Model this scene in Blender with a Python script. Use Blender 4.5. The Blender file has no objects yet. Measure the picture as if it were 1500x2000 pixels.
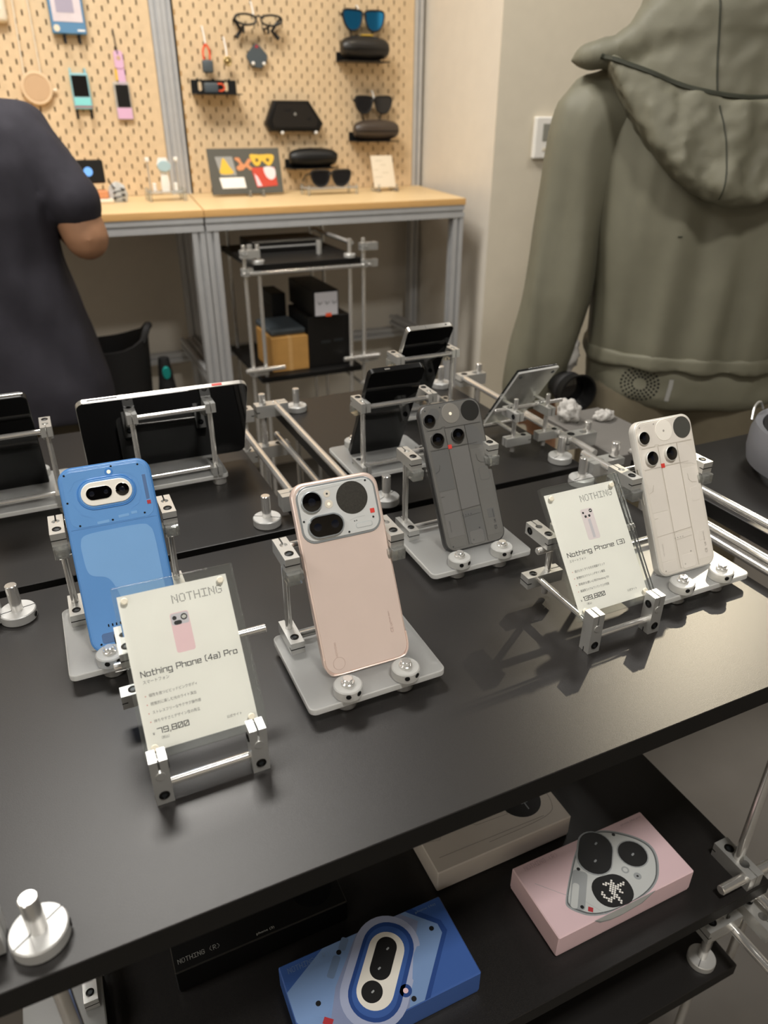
import bpy, bmesh, math, random
from math import pi, sin, cos, radians as R
from mathutils import Matrix, Vector, noise

sc = bpy.context.scene
COL = sc.collection
random.seed(4)

# ------------------------------------------------------------------ camera
PITCH, ROLL, YAW, FPX = 0.4987, -0.0032, 0.4320, 1420.0
fw = Vector((sin(YAW)*cos(PITCH), cos(YAW)*cos(PITCH), -sin(PITCH)))
rt = Vector((cos(YAW), -sin(YAW), 0))
dn = fw.cross(rt)
r2 = rt*cos(ROLL) + dn*sin(ROLL)
d2 = dn*cos(ROLL) - rt*sin(ROLL)
cd = bpy.data.cameras.new('camera')
cam = bpy.data.objects.new('camera', cd)
COL.objects.link(cam)
cm = Matrix((r2, -d2, -fw)).transposed().to_4x4()
cm.translation = (0, 0, 1.328)
cam.matrix_world = cm
cd.sensor_fit = 'VERTICAL'
cd.sensor_height = 36
cd.lens = 36*FPX/2000
cd.clip_start = 0.01
cd.dof.use_dof = True
cd.dof.focus_distance = 0.68
cd.dof.aperture_fstop = 6.2
sc.camera = cam

# ------------------------------------------------------------------ light
sc.view_settings.view_transform = 'Standard'
sc.view_settings.look = 'None'
sc.view_settings.exposure = 0.0
sc.view_settings.gamma = 1.0
sc.view_settings.use_curve_mapping = False
w = bpy.data.worlds.new('world')
sc.world = w
w.use_nodes = True
w.node_tree.nodes['Background'].inputs[0].default_value = (1.0, 0.95, 0.88, 1)
w.node_tree.nodes['Background'].inputs[1].default_value = 0.15

def look(o, target):
    o.rotation_euler = (Vector(target)-o.location).to_track_quat('-Z', 'Y').to_euler()

def area(name, loc, target, sx, sy, power, col):
    d = bpy.data.lights.new(name, 'AREA')
    d.shape = 'RECTANGLE'; d.size = sx; d.size_y = sy; d.energy = power; d.color = col
    o = bpy.data.objects.new(name, d); COL.objects.link(o)
    o.location = loc; look(o, target)
    return o

def spot(name, loc, target, power, angle, blend, col, rad=0.04):
    d = bpy.data.lights.new(name, 'SPOT')
    d.energy = power; d.spot_size = R(angle); d.spot_blend = blend; d.color = col
    d.shadow_soft_size = rad
    o = bpy.data.objects.new(name, d); COL.objects.link(o)
    o.location = loc; look(o, target)
    return o

WARM = (1.0, 0.85, 0.64)
NEUT = (1.0, 0.96, 0.90)
area('ceiling_area_light', (0.02, 1.62, 2.66), (0.02, 1.62, 0), 0.8, 0.38, 42, NEUT)  # added soft source for the tabletop sheen and rod highlights
area('ceiling_area_light', (0.38, -0.26, 2.66), (0.38, -0.26, 0), 0.26, 0.26, 26, NEUT)
area('ceiling_area_light', (-1.4, 0.6, 2.66), (-1.4, 0.6, 0), 0.9, 0.6, 20, NEUT)
area('ceiling_area_light', (-1.9, -1.6, 2.66), (-1.9, -1.6, 0), 0.9, 0.6, 24, NEUT)
area('ceiling_area_light', (2.1, 1.45, 2.66), (2.1, 1.45, 0), 0.7, 0.4, 11, NEUT)
spot('track_spot_table', (2.35, 1.78, 2.52), (0.645, 0.365, 0.90), 225, 14.0, 0.95, (1.0, 0.86, 0.62), 0.02)
spot('track_spot_bench', (0.05, 2.02, 2.6), (0.10, 2.66, 1.30), 3, 80, 0.8, WARM, 0.04)
spot('track_spot_bench', (0.62, 2.02, 2.6), (0.66, 2.66, 1.28), 4, 80, 0.8, WARM, 0.04)
spot('track_spot_bench', (1.12, 1.90, 2.6), (1.22, 2.55, 1.20), 15, 85, 0.8, WARM, 0.04)

# ------------------------------------------------------------------ materials
def lin(h):
    h = h.lstrip('#')
    c = [int(h[i:i+2], 16)/255 for i in (0, 2, 4)]
    return [x/12.92 if x <= 0.04045 else ((x+0.055)/1.055)**2.4 for x in c] + [1.0]

MATS = {}
def mat(name, col, rough=0.5, metal=0.0, spec=0.5, trans=0.0, ior=1.45, var=0.0, vscale=30.0,
        stretch=(1, 1, 1), bump=0.0, bscale=200.0, emit=None, estr=1.0, coat=0.0, rvar=0.0):
    m = bpy.data.materials.new(name); m.use_nodes = True
    nt = m.node_tree; b = nt.nodes['Principled BSDF']; L = nt.links.new
    c = lin(col)
    b.inputs['Base Color'].default_value = c
    b.inputs['Roughness'].default_value = rough
    b.inputs['Metallic'].default_value = metal
    b.inputs['Specular IOR Level'].default_value = spec
    b.inputs['Transmission Weight'].default_value = trans
    b.inputs['IOR'].default_value = ior
    b.inputs['Coat Weight'].default_value = coat
    if emit:
        b.inputs['Emission Color'].default_value = lin(emit)
        b.inputs['Emission Strength'].default_value = estr
    tc = nt.nodes.new('ShaderNodeTexCoord')
    mp = nt.nodes.new('ShaderNodeMapping'); mp.inputs['Scale'].default_value = stretch
    L(tc.outputs['Object'], mp.inputs['Vector'])
    nz = nt.nodes.new('ShaderNodeTexNoise'); nz.inputs['Scale'].default_value = vscale
    nz.inputs['Detail'].default_value = 6
    L(mp.outputs['Vector'], nz.inputs['Vector'])
    v = max(var, 0.02)
    rp = nt.nodes.new('ShaderNodeValToRGB')
    rp.color_ramp.elements[0].position = 0.3; rp.color_ramp.elements[1].position = 0.7
    rp.color_ramp.elements[0].color = [x*(1-v) for x in c[:3]]+[1]
    rp.color_ramp.elements[1].color = [min(1, x*(1+v)) for x in c[:3]]+[1]
    L(nz.outputs['Fac'], rp.inputs['Fac']); L(rp.outputs['Color'], b.inputs['Base Color'])
    if rvar:
        mr = nt.nodes.new('ShaderNodeMapRange')
        mr.inputs['To Min'].default_value = rough-rvar; mr.inputs['To Max'].default_value = rough+rvar
        L(nz.outputs['Fac'], mr.inputs['Value']); L(mr.outputs['Result'], b.inputs['Roughness'])
    if bump:
        n2 = nt.nodes.new('ShaderNodeTexNoise'); n2.inputs['Scale'].default_value = bscale
        L(mp.outputs['Vector'], n2.inputs['Vector'])
        bp = nt.nodes.new('ShaderNodeBump'); bp.inputs['Strength'].default_value = bump
        bp.inputs['Distance'].default_value = 0.002
        L(n2.outputs['Fac'], bp.inputs['Height']); L(bp.outputs['Normal'], b.inputs['Normal'])
    MATS[name] = m
    return m

def clear_mat(name, tint, edge, ior=1.45):
    """thin clear acrylic: see-through with a fresnel gloss, so it casts only a faint shade"""
    m = bpy.data.materials.new(name); m.use_nodes = True
    nt = m.node_tree; nt.nodes.clear(); L = nt.links.new
    out = nt.nodes.new('ShaderNodeOutputMaterial')
    tr = nt.nodes.new('ShaderNodeBsdfTransparent'); tr.inputs[0].default_value = lin(tint)
    gl = nt.nodes.new('ShaderNodeBsdfGlossy'); gl.inputs['Roughness'].default_value = 0.04
    df = nt.nodes.new('ShaderNodeBsdfDiffuse'); df.inputs[0].default_value = lin('#e8e8e4')
    fr = nt.nodes.new('ShaderNodeFresnel'); fr.inputs[0].default_value = ior
    m0 = nt.nodes.new('ShaderNodeMixShader'); m0.inputs[0].default_value = edge
    m1 = nt.nodes.new('ShaderNodeMixShader')
    L(tr.outputs[0], m0.inputs[1]); L(df.outputs[0], m0.inputs[2])
    L(fr.outputs[0], m1.inputs[0]); L(m0.outputs[0], m1.inputs[1]); L(gl.outputs[0], m1.inputs[2])
    L(m1.outputs[0], out.inputs[0])
    MATS[name] = m
    return m

def frost_mat(name, col, fac):
    """sand-blasted acrylic: part diffuse sheet, part rough see-through"""
    m = bpy.data.materials.new(name); m.use_nodes = True
    nt = m.node_tree; nt.nodes.clear(); L = nt.links.new
    out = nt.nodes.new('ShaderNodeOutputMaterial')
    df = nt.nodes.new('ShaderNodeBsdfDiffuse'); df.inputs[0].default_value = lin(col)
    tl = nt.nodes.new('ShaderNodeBsdfTranslucent'); tl.inputs[0].default_value = lin(col)
    gs = nt.nodes.new('ShaderNodeBsdfRefraction'); gs.inputs['Roughness'].default_value = 0.35; gs.inputs['IOR'].default_value = 1.12
    gs.inputs[0].default_value = (0.95, 0.95, 0.95, 1)
    gl = nt.nodes.new('ShaderNodeBsdfGlossy'); gl.inputs['Roughness'].default_value = 0.3
    fr = nt.nodes.new('ShaderNodeFresnel'); fr.inputs[0].default_value = 1.45
    a = nt.nodes.new('ShaderNodeMixShader'); a.inputs[0].default_value = 0.5
    b = nt.nodes.new('ShaderNodeMixShader'); b.inputs[0].default_value = fac
    c = nt.nodes.new('ShaderNodeMixShader')
    L(df.outputs[0], a.inputs[1]); L(tl.outputs[0], a.inputs[2])
    L(gs.outputs[0], b.inputs[1]); L(a.outputs[0], b.inputs[2])
    L(fr.outputs[0], c.inputs[0]); L(b.outputs[0], c.inputs[1]); L(gl.outputs[0], c.inputs[2])
    L(c.outputs[0], out.inputs[0])
    MATS[name] = m
    return m

mat('laminate', '#1d1b1a', 0.39, var=0.20, vscale=900, bump=0.07, bscale=1500, rvar=0.04, spec=0.48)
mat('laminate_edge', '#0e0d0c', 0.5, spec=0.35)
mat('alu', '#cfcfcc', 0.30, 0.7, var=0.03, bump=0.02, bscale=900)
mat('steel', '#dedcd8', 0.18, 0.75, var=0.02)
mat('alu_matte', '#c6c6c4', 0.42, 0.5, var=0.03, bump=0.03, bscale=900)
mat('bolt_black', '#1a1918', 0.35, 0.6)
mat('hole_black', '#060606', 0.6)
frost_mat('frost', '#d2d3d1', 0.52)
frost_mat('frost_white', '#eeeeea', 0.66)
frost_mat('frost_edge', '#f4f4f0', 0.80)
clear_mat('clear', '#fdfefd', 0.015, 1.30)
clear_mat('clear_block', '#f4f6f4', 0.16)
mat('paper', '#f7f4ee', 0.75, var=0.015)
mat('ink', '#1d1d20', 0.7)
mat('ink_grey', '#5d5b5c', 0.7)
mat('magnet', '#e6dfcb', 0.35)
mat('floor_vinyl', '#65615c', 0.36, var=0.08, vscale=6)
mat('wall_paint', '#ddd6c9', 0.85, var=0.02, vscale=20, bump=0.05, bscale=300)
mat('wall_grey', '#d6cdba', 0.85, var=0.02, vscale=20, bump=0.05, bscale=300)
mat('ceiling_paint', '#45423f', 0.9)
mat('peg_wood', '#d9bf9a', 0.6, var=0.06, vscale=40)
mat('bench_wood', '#e3c696', 0.45, var=0.08, vscale=14, stretch=(1, 14, 14))
mat('bench_edge', '#c79c62', 0.5, var=0.08, vscale=20, stretch=(1, 14, 14))
mat('frame_alu', '#c6c7c8', 0.38, 0.4, var=0.04)
mat('groove', '#4a4d50', 0.5, 0.6)
mat('black_plastic', '#121212', 0.45)
mat('black_soft', '#1b1a1a', 0.62, bump=0.1, bscale=500)
mat('black_glass', '#050506', 0.05, spec=0.6, coat=0.3)
mat('lens_glass', '#030304', 0.04, spec=0.7, coat=1.0)
mat('lens_inner', '#10131c', 0.15, spec=0.8)
mat('red', '#d8443c', 0.5)
mat('white_plastic', '#ece9e2', 0.4)
mat('screw_dark', '#4b4f52', 0.35, 0.8)

# ------------------------------------------------------------------ mesh builder
I4 = Matrix.Identity(4)
def TR(x=0, y=0, z=0): return Matrix.Translation((x, y, z))
def RX(a): return Matrix.Rotation(a, 4, 'X')
def RY(a): return Matrix.Rotation(a, 4, 'Y')
def RZ(a): return Matrix.Rotation(a, 4, 'Z')
BEV = {}

class G:
    """collects shapes; link() turns them into one mesh object"""
    def __init__(s):
        s.v = []; s.f = []; s.m = []; s.T = I4
    def add(s, v, f, m=0):
        n = len(s.v); T = s.T
        s.v += [tuple(T @ Vector(p)) for p in v]
        s.f += [tuple(i+n for i in q) for q in f]
        s.m += [m]*len(f)
        return s
    def box(s, a, b, bev=0.0, m=0, seg=1):
        d = [b[i]-a[i] for i in range(3)]
        c = [(b[i]+a[i])/2 for i in range(3)]
        bev = min(bev, 0.49*min(d))
        key = (round(d[0], 5), round(d[1], 5), round(d[2], 5), round(bev, 5), seg)
        if key not in BEV:
            bm = bmesh.new(); bmesh.ops.create_cube(bm, size=1)
            bmesh.ops.scale(bm, vec=d, verts=bm.verts)
            if bev > 0:
                bmesh.ops.bevel(bm, geom=bm.edges[:], offset=bev, segments=seg, affect='EDGES', profile=0.5)
            bm.verts.index_update()
            BEV[key] = ([tuple(v.co) for v in bm.verts], [tuple(v.index for v in f.verts) for f in bm.faces])
            bm.free()
        v, f = BEV[key]
        return s.add([(p[0]+c[0], p[1]+c[1], p[2]+c[2]) for p in v], f, m)
    def prism(s, out, z0, z1, m=0, ch=0.0, mtop=None):
        """extrude a closed outline in xy; ch rounds the top rim"""
        n = len(out)
        ar = sum(out[i][0]*out[(i+1) % n][1]-out[(i+1) % n][0]*out[i][1] for i in range(n))
        if ar < 0: out = out[::-1]
        rings = [[(p[0], p[1], z0) for p in out]]
        if ch > 0:
            ins = inset(out, ch)
            half = inset(out, ch*0.2)
            rings += [[(p[0], p[1], z1-ch) for p in out], [(p[0], p[1], z1-ch*0.65) for p in half], [(p[0], p[1], z1) for p in ins]]
        else:
            rings += [[(p[0], p[1], z1) for p in out]]
        v = [p for r in rings for p in r]
        f = []
        for k in range(len(rings)-1):
            for i in range(n):
                j = (i+1) % n
                f.append((k*n+i, k*n+j, (k+1)*n+j, (k+1)*n+i))
        s.add(v, f, m)
        s.add(rings[0], [tuple(range(n))[::-1]], m)
        s.add(rings[-1], [tuple(range(n))], m if mtop is None else mtop)
        return s
    def lathe(s, prof, n=20, m=0):
        v = []; f = []
        for r, z in prof:
            v += [(r*cos(2*pi*i/n), r*sin(2*pi*i/n), z) for i in range(n)]
        for k in range(len(prof)-1):
            for i in range(n):
                j = (i+1) % n
                f.append((k*n+i, k*n+j, (k+1)*n+j, (k+1)*n+i))
        if prof[0][0] > 1e-6: f.append(tuple(range(n))[::-1])
        if prof[-1][0] > 1e-6: f.append(tuple(range((len(prof)-1)*n, len(prof)*n)))
        return s.add(v, f, m)
    def cyl(s, a, b, r, n=16, m=0, r2=None, ch=0.0):
        a = Vector(a); b = Vector(b); d = b-a; h = d.length
        q = d.to_track_quat('Z', 'Y').to_matrix().to_4x4()
        old = s.T; s.T = old @ Matrix.Translation(a) @ q
        r2 = r if r2 is None else r2
        if ch: s.lathe([(r-ch, 0), (r, ch), (r2, h-ch), (r2-ch, h)], n, m)
        else: s.lathe([(r, 0), (r2, h)], n, m)
        s.T = old
        return s
    def tube(s, pts, r, n=8, m=0, close=False):
        pts = [Vector(p) for p in pts]; k = len(pts)
        rr = r if isinstance(r, (list, tuple)) else [r]*k
        v = []; f = []
        up = None
        for i, p in enumerate(pts):
            if close: t = pts[(i+1) % k]-pts[i-1]
            else: t = pts[min(i+1, k-1)]-pts[max(i-1, 0)]
            t.normalize()
            if up is None:
                up = Vector((0, 0, 1)) if abs(t.z) < 0.9 else Vector((1, 0, 0))
            x = up-t*up.dot(t)
            x.normalize(); y = t.cross(x); up = x
            v += [tuple(p+(x*cos(2*pi*j/n)+y*sin(2*pi*j/n))*rr[i]) for j in range(n)]
        for i in range(k if close else k-1):
            i2 = (i+1) % k
            for j in range(n):
                j2 = (j+1) % n
                f.append((i*n+j, i*n+j2, i2*n+j2, i2*n+j))
        if not close:
            f.append(tuple(range(n))[::-1]); f.append(tuple(range((k-1)*n, k*n)))
        return s.add(v, f, m)
    def loft(s, rings, m=0, cap=True):
        n = len(rings[0]); v = [p for r in rings for p in r]; f = []
        for k in range(len(rings)-1):
            for i in range(n):
                j = (i+1) % n
                f.append((k*n+i, k*n+j, (k+1)*n+j, (k+1)*n+i))
        if cap:
            f.append(tuple(range(n))[::-1]); f.append(tuple(range((len(rings)-1)*n, len(rings)*n)))
        return s.add(v, f, m)
    def ribbon(s, pts, w, z0, z1, m=0):
        for a, b in zip(pts, pts[1:]):
            a = Vector(a[:2]); b = Vector(b[:2]); d = b-a
            if d.length < 1e-9: continue
            d.normalize(); nn = Vector((-d.y, d.x))*w/2; e = d*w/2
            q = [a-e-nn, b+e-nn, b+e+nn, a-e+nn]
            s.prism([tuple(p) for p in q], z0, z1, m)
        return s
    def sphere(s, c, r, n=12, m=0, sc3=(1, 1, 1)):
        prof = []; k = max(6, n//2)
        v = []; f = []
        for i in range(k+1):
            a = pi*i/k
            for j in range(n):
                b = 2*pi*j/n
                v.append((c[0]+r*sc3[0]*sin(a)*cos(b), c[1]+r*sc3[1]*sin(a)*sin(b), c[2]-r*sc3[2]*cos(a)))
        for i in range(k):
            for j in range(n):
                j2 = (j+1) % n
                f.append((i*n+j, i*n+j2, (i+1)*n+j2, (i+1)*n+j))
        return s.add(v, f, m)
    def mesh(s, name, mats):
        me = bpy.data.meshes.new(name)
        me.from_pydata(s.v, [], s.f)
        bm = bmesh.new(); bm.from_mesh(me)
        for f, k in zip(bm.faces, s.m): f.material_index = k
        bmesh.ops.remove_doubles(bm, verts=bm.verts, dist=1e-6)
        bmesh.ops.recalc_face_normals(bm, faces=bm.faces)
        bm.to_mesh(me); bm.free()
        for k in (mats if isinstance(mats, (list, tuple)) else [mats]):
            me.materials.append(MATS[k])
        me.polygons.foreach_set('use_smooth', [True]*len(me.polygons))
        me.set_sharp_from_angle(angle=R(34))
        return me
    def link(s, name, mats, parent=None, mw=None):
        return put(name, s.mesh(name, mats), parent, mw)

def put(name, me, parent=None, mw=None):
    o = bpy.data.objects.new(name, me)
    COL.objects.link(o)
    if parent is not None: o.parent = parent
    if mw is not None: o.matrix_local = mw
    return o

def inset(out, d):
    n = len(out); r = []
    for i in range(n):
        p = Vector(out[i]); a = (p-Vector(out[i-1])); b = (Vector(out[(i+1) % n])-p)
        if a.length < 1e-9: a = b
        if b.length < 1e-9: b = a
        a.normalize(); b.normalize()
        na = Vector((-a.y, a.x)); nb = Vector((-b.y, b.x))
        k = na+nb
        if k.length < 1e-6: k = na
        k.normalize()
        r.append(tuple(p+k*d/max(0.5, k.dot(na))))
    return r

def rrect(cx, cy, w, h, r, n=5, rot=0.0):
    r = min(r, w/2-1e-6, h/2-1e-6); o = []
    for qx, qy, a0 in ((1, 1, 0), (-1, 1, 90), (-1, -1, 180), (1, -1, 270)):
        for i in range(n+1):
            a = R(a0+90*i/n)
            o.append((qx*(w/2-r)+r*cos(a), qy*(h/2-r)+r*sin(a)))
    c, s_ = cos(rot), sin(rot)
    return [(cx+x*c-y*s_, cy+x*s_+y*c) for x, y in o]

def chaikin(p, k=3, q=0.25):
    for _ in range(k):
        o = []
        for i in range(len(p)):
            a, b = p[i], p[(i+1) % len(p)]
            o += [(a[0]+(b[0]-a[0])*q, a[1]+(b[1]-a[1])*q), (b[0]-(b[0]-a[0])*q, b[1]-(b[1]-a[1])*q)]
        p = o
    return p

def circ(cx, cy, r, n=28, ry=None):
    ry = r if ry is None else ry
    return [(cx+r*cos(2*pi*i/n), cy+ry*sin(2*pi*i/n)) for i in range(n)]

def smooth(pts, k=6, close=False):
    """Catmull-Rom through the points"""
    P = [Vector(p) for p in pts]; n = len(P); out = []
    for i in range(n if close else n-1):
        if close: a, b, c, d = P[i-1], P[i], P[(i+1) % n], P[(i+2) % n]
        else: a, b, c, d = P[max(i-1, 0)], P[i], P[i+1], P[min(i+2, n-1)]
        for j in range(k):
            t = j/k
            out.append(tuple(0.5*((2*b)+(c-a)*t+(2*a-5*b+4*c-d)*t*t+(3*b-a-3*c+d)*t**3)))
    if not close: out.append(tuple(P[-1]))
    return out

def thing(name, label, cat, loc=(0, 0, 0), rot=(0, 0, 0), group=None, mw=None):
    o = bpy.data.objects.new(name, None); COL.objects.link(o)
    o.empty_display_size = 0.02
    if mw is not None: o.matrix_world = mw
    else:
        o.location = loc; o.rotation_euler = rot
    return tag(o, label, cat, group)

def tag(o, label, cat, group=None):
    o['label'] = label; o['category'] = cat
    if group: o['group'] = group
    return o

def struct(o):
    o['kind'] = 'structure'; return o

def stuff(o):
    o['kind'] = 'stuff'; return o

def text_geo(g, body, x, y, size, z, m=0, align='LEFT', width=None):
    """flat lettering added to g in its xy plane"""
    c = bpy.data.curves.new('t', 'FONT'); c.body = body; c.size = size; c.align_x = align
    c.resolution_u = 2
    o = bpy.data.objects.new('t', c); COL.objects.link(o)
    dg = bpy.context.evaluated_depsgraph_get()
    me = bpy.data.meshes.new_from_object(o.evaluated_get(dg))
    xs = [v.co.x for v in me.vertices] or [0]
    k = 1.0
    if width: k = width/max(1e-6, max(xs)-min(0, min(xs)))
    g.add([(x+v.co.x*k, y+v.co.y, z) for v in me.vertices], [tuple(p.vertices) for p in me.polygons], m)
    bpy.data.objects.remove(o); bpy.data.curves.remove(c); bpy.data.meshes.remove(me)

DOTS = {'N': ['10001', '11001', '10101', '10101', '10011', '10001', '10001'],
        'O': ['01110', '10001', '10001', '10001', '10001', '10001', '01110'],
        'T': ['11111', '00100', '00100', '00100', '00100', '00100', '00100'],
        'H': ['10001', '10001', '10001', '11111', '10001', '10001', '10001'],
        'I': ['11111', '00100', '00100', '00100', '00100', '00100', '11111'],
        'G': ['01110', '10001', '10000', '10111', '10001', '10001', '01110'],
        '(': ['00010', '00100', '01000', '01000', '01000', '00100', '00010'],
        'R': ['11110', '10001', '10001', '11110', '10100', '10010', '10001'],
        ')': ['01000', '00100', '00010', '00010', '00010', '00100', '01000'], ' ': ['00000']*7}
def dot_text(g, body, x, y, w, h, z, m=0, fill=0.72):
    px = w/(len(body)*6-1); py = h/7
    for k, ch in enumerate(body):
        for j, row in enumerate(DOTS[ch]):
            for i, b in enumerate(row):
                if b == '1':
                    cx = x+(k*6+i+0.5)*px; cy = y-(j+0.5)*py
                    a = px*fill/2; bb = py*fill/2
                    g.add([(cx-a, cy-bb, z), (cx+a, cy-bb, z), (cx+a, cy+bb, z), (cx-a, cy+bb, z)], [(0, 1, 2, 3)], m)

STROKES = {'N': (4, [[(0, 0), (0, 6), (4, 0), (4, 6)]]), 'o': (3.6, [[(0, 0), (0, 4), (3.6, 4), (3.6, 0), (0, 0)]]),
    't': (2.8, [[(0.8, 6), (0.8, 0), (2.8, 0)], [(0, 4), (2.8, 4)]]), 'h': (3.6, [[(0, 6), (0, 0)], [(0, 4), (3.6, 4), (3.6, 0)]]),
    'i': (0, [[(0, 0), (0, 4)], [(0, 5.3), (0, 5.7)]]), 'n': (3.6, [[(0, 0), (0, 4), (3.6, 4), (3.6, 0)]]),
    'g': (3.6, [[(3.6, 0), (0, 0), (0, 4), (3.6, 4), (3.6, -2), (0, -2)]]), 'P': (4, [[(0, 0), (0, 6), (4, 6), (4, 2.4), (0, 2.4)]]),
    'e': (3.6, [[(3.6, 0), (0, 0), (0, 4), (3.6, 4), (3.6, 2), (0, 2)]]), '(': (1.2, [[(1.2, 6.4), (0, 5.6), (0, 0.4), (1.2, -0.4)]]),
    ')': (1.2, [[(0, 6.4), (1.2, 5.6), (1.2, 0.4), (0, -0.4)]]), '4': (4.2, [[(3.2, 0), (3.2, 6), (0, 1.8), (4.2, 1.8)]]),
    'a': (3.6, [[(0, 4), (3.6, 4), (3.6, 0), (0, 0), (0, 2.1), (3.6, 2.1)]]), 'r': (2.4, [[(0, 0), (0, 4), (2.4, 4)]]),
    '3': (4, [[(0, 6), (4, 6), (4, 0), (0, 0)], [(0.8, 3.1), (4, 3.1)]]), '7': (4, [[(0, 6), (4, 6), (4, 0)]]),
    '9': (4, [[(4, 2.8), (0, 2.8), (0, 6), (4, 6), (4, 0), (0, 0)]]), '8': (4, [[(0, 0), (0, 6), (4, 6), (4, 0), (0, 0)], [(0, 3), (4, 3)]]),
    '0': (4, [[(0, 0), (0, 6), (4, 6), (4, 0), (0, 0)], [(0.9, 1.4), (3.1, 4.6)]]), '1': (1.2, [[(0, 5.2), (1.2, 6), (1.2, 0)]]),
    ',': (0.4, [[(0.4, 0.3), (0, -1.2)]]), ' ': (1.6, [])}
def stroke_text(g, body, x, y, width, cap, z, m=0, wt=0.62):
    tot = sum(STROKES[c][0]+1.5 for c in body)-1.5
    kx = width/tot; ky = cap/6; cx = x
    for c in body:
        wd, st = STROKES[c]
        for pl in st:
            g.ribbon([(cx+p[0]*kx, y+p[1]*ky) for p in pl], wt*ky, z, z+0.00012, m)
        cx += (wd+1.5)*kx
# ------------------------------------------------------------------ room
def wall(name, a, b, m):
    return struct(G().box(a, b, 0, 0).link(name, m))
wall('floor', (-2.7, -2.7, -0.1), (3.4, 2.9, 0), 'floor_vinyl')
wall('ceiling', (-2.7, -2.7, 2.7), (3.4, 2.9, 2.8), 'ceiling_paint')
wall('wall_back', (-2.7, 2.80, 0), (1.40, 2.90, 2.7), 'wall_paint')
wall('wall_alcove', (1.402, 2.212, 0), (1.50, 2.90, 2.7), 'wall_paint')
wall('wall_right_front', (1.402, 2.21, 0), (3.4, 2.2119, 2.7), 'wall_grey')
wall('wall_right', (3.3, -2.7, 0), (3.4, 2.21, 2.7), 'wall_paint')
wall('wall_left', (-2.7, -2.6, 0), (-2.6, 2.80, 2.7), 'wall_paint')
wall('wall_rear', (-2.7, -2.7, 0), (3.4, -2.6, 2.7), 'wall_paint')

# thermostat on the right wall
t = thing('wall_thermostat', 'small white thermostat with a grey screen on the wall beside the olive jacket', 'thermostat', (1.605, 2.21, 1.266))
G().box((-0.062, -0.018, -0.060), (0.062, 0, 0.062), 0.004).link('housing', 'white_plastic', t)
mat('lcd', '#8b8a80', 0.3)
G().box((-0.034, -0.0195, -0.008), (0.036, -0.017, 0.042), 0.001).link('screen', 'lcd', t)
G().box((-0.03, -0.0195, -0.038), (-0.012, -0.017, -0.028), 0.001).link('button', 'wall_grey', t)
G().box((0.0, -0.0195, -0.038), (0.018, -0.017, -0.028), 0.001).link('button', 'wall_grey', t)

# ------------------------------------------------------------------ strut hardware (shared meshes)
def clamp_mesh(L=0.036, w=0.0125, h=0.012, hole=0.0034):
    """block lying along y, z 0..h: bolt end at y=0, slotted end at y=L"""
    s = 0.0007; g = G(); yh = L*0.66
    out = [(-w/2, 0), (w/2, 0), (w/2, L), (s, L), (s, yh+hole*0.9)]
    n = 10
    for i in range(n+1):
        a = pi/2 - R(12) - 2*pi*(i/n)*(1-24/360)
        out.append((hole*1.02*cos(a), yh+hole*1.02*sin(a)))
    out += [(-s, yh+hole*0.9), (-s, L), (-w/2, L)]
    g.prism(out, 0, h)
    g.box((-w/2-0.0001, 0.0035, h*0.42), (w/2+0.0001, 0.0045, h*0.5), 0, 1)
    g.box((-w/2-0.0001, -0.0001, h*0.42), (w/2+0.0001, 0.0045, h*0.5), 0, 1)
    return g.mesh('clamp', ['alu', 'hole_black'])
def bolt_mesh(r=0.0038):
    g = G()
    g.lathe([(r, 0), (r, 0.0005), (r*0.8, 0.0009), (r*0.62, 0.0009), (r*0.58, 0.0002)], 18, 0)
    g.lathe([(r*0.56, 0.0001), (r*0.56, 0.0003)], 6, 1)
    return g.mesh('bolt', ['bolt_black', 'screw_dark'])
CL = clamp_mesh(); CL4 = clamp_mesh(0.041, 0.0125, 0.0125); CLB = clamp_mesh(0.052, 0.020, 0.020, 0.0056)
BO = bolt_mesh(); BOB = bolt_mesh(0.0056)
RODS = {}
def rod(name, parent, a, b, r, m='steel', ch=0.0006):
    a = Vector(a); b = Vector(b); L = (b-a).length
    key = (round(L, 4), round(r, 5), m)
    if key not in RODS:
        RODS[key] = G().cyl((0, 0, 0), (0, 0, L), r, 16, 0, ch=ch).mesh(name, m)
    q = (b-a).to_track_quat('Z', 'Y').to_matrix().to_4x4()
    return put(name, RODS[key], parent, Matrix.Translation(a) @ q)
def clamp(parent, mw, me=None, bo=None, top=True, side=0, ln=0.036, h=0.012, w=0.0125):
    c = put('clamp', me or CL, parent, mw)
    b = bo or BO
    if top: put('bolt', b, c, TR(0, ln*0.24, h))
    if side:
        put('bolt', b, c, TR(side*w/2, ln*0.80, h*0.5) @ RY(side*pi/2))
    return c

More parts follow.
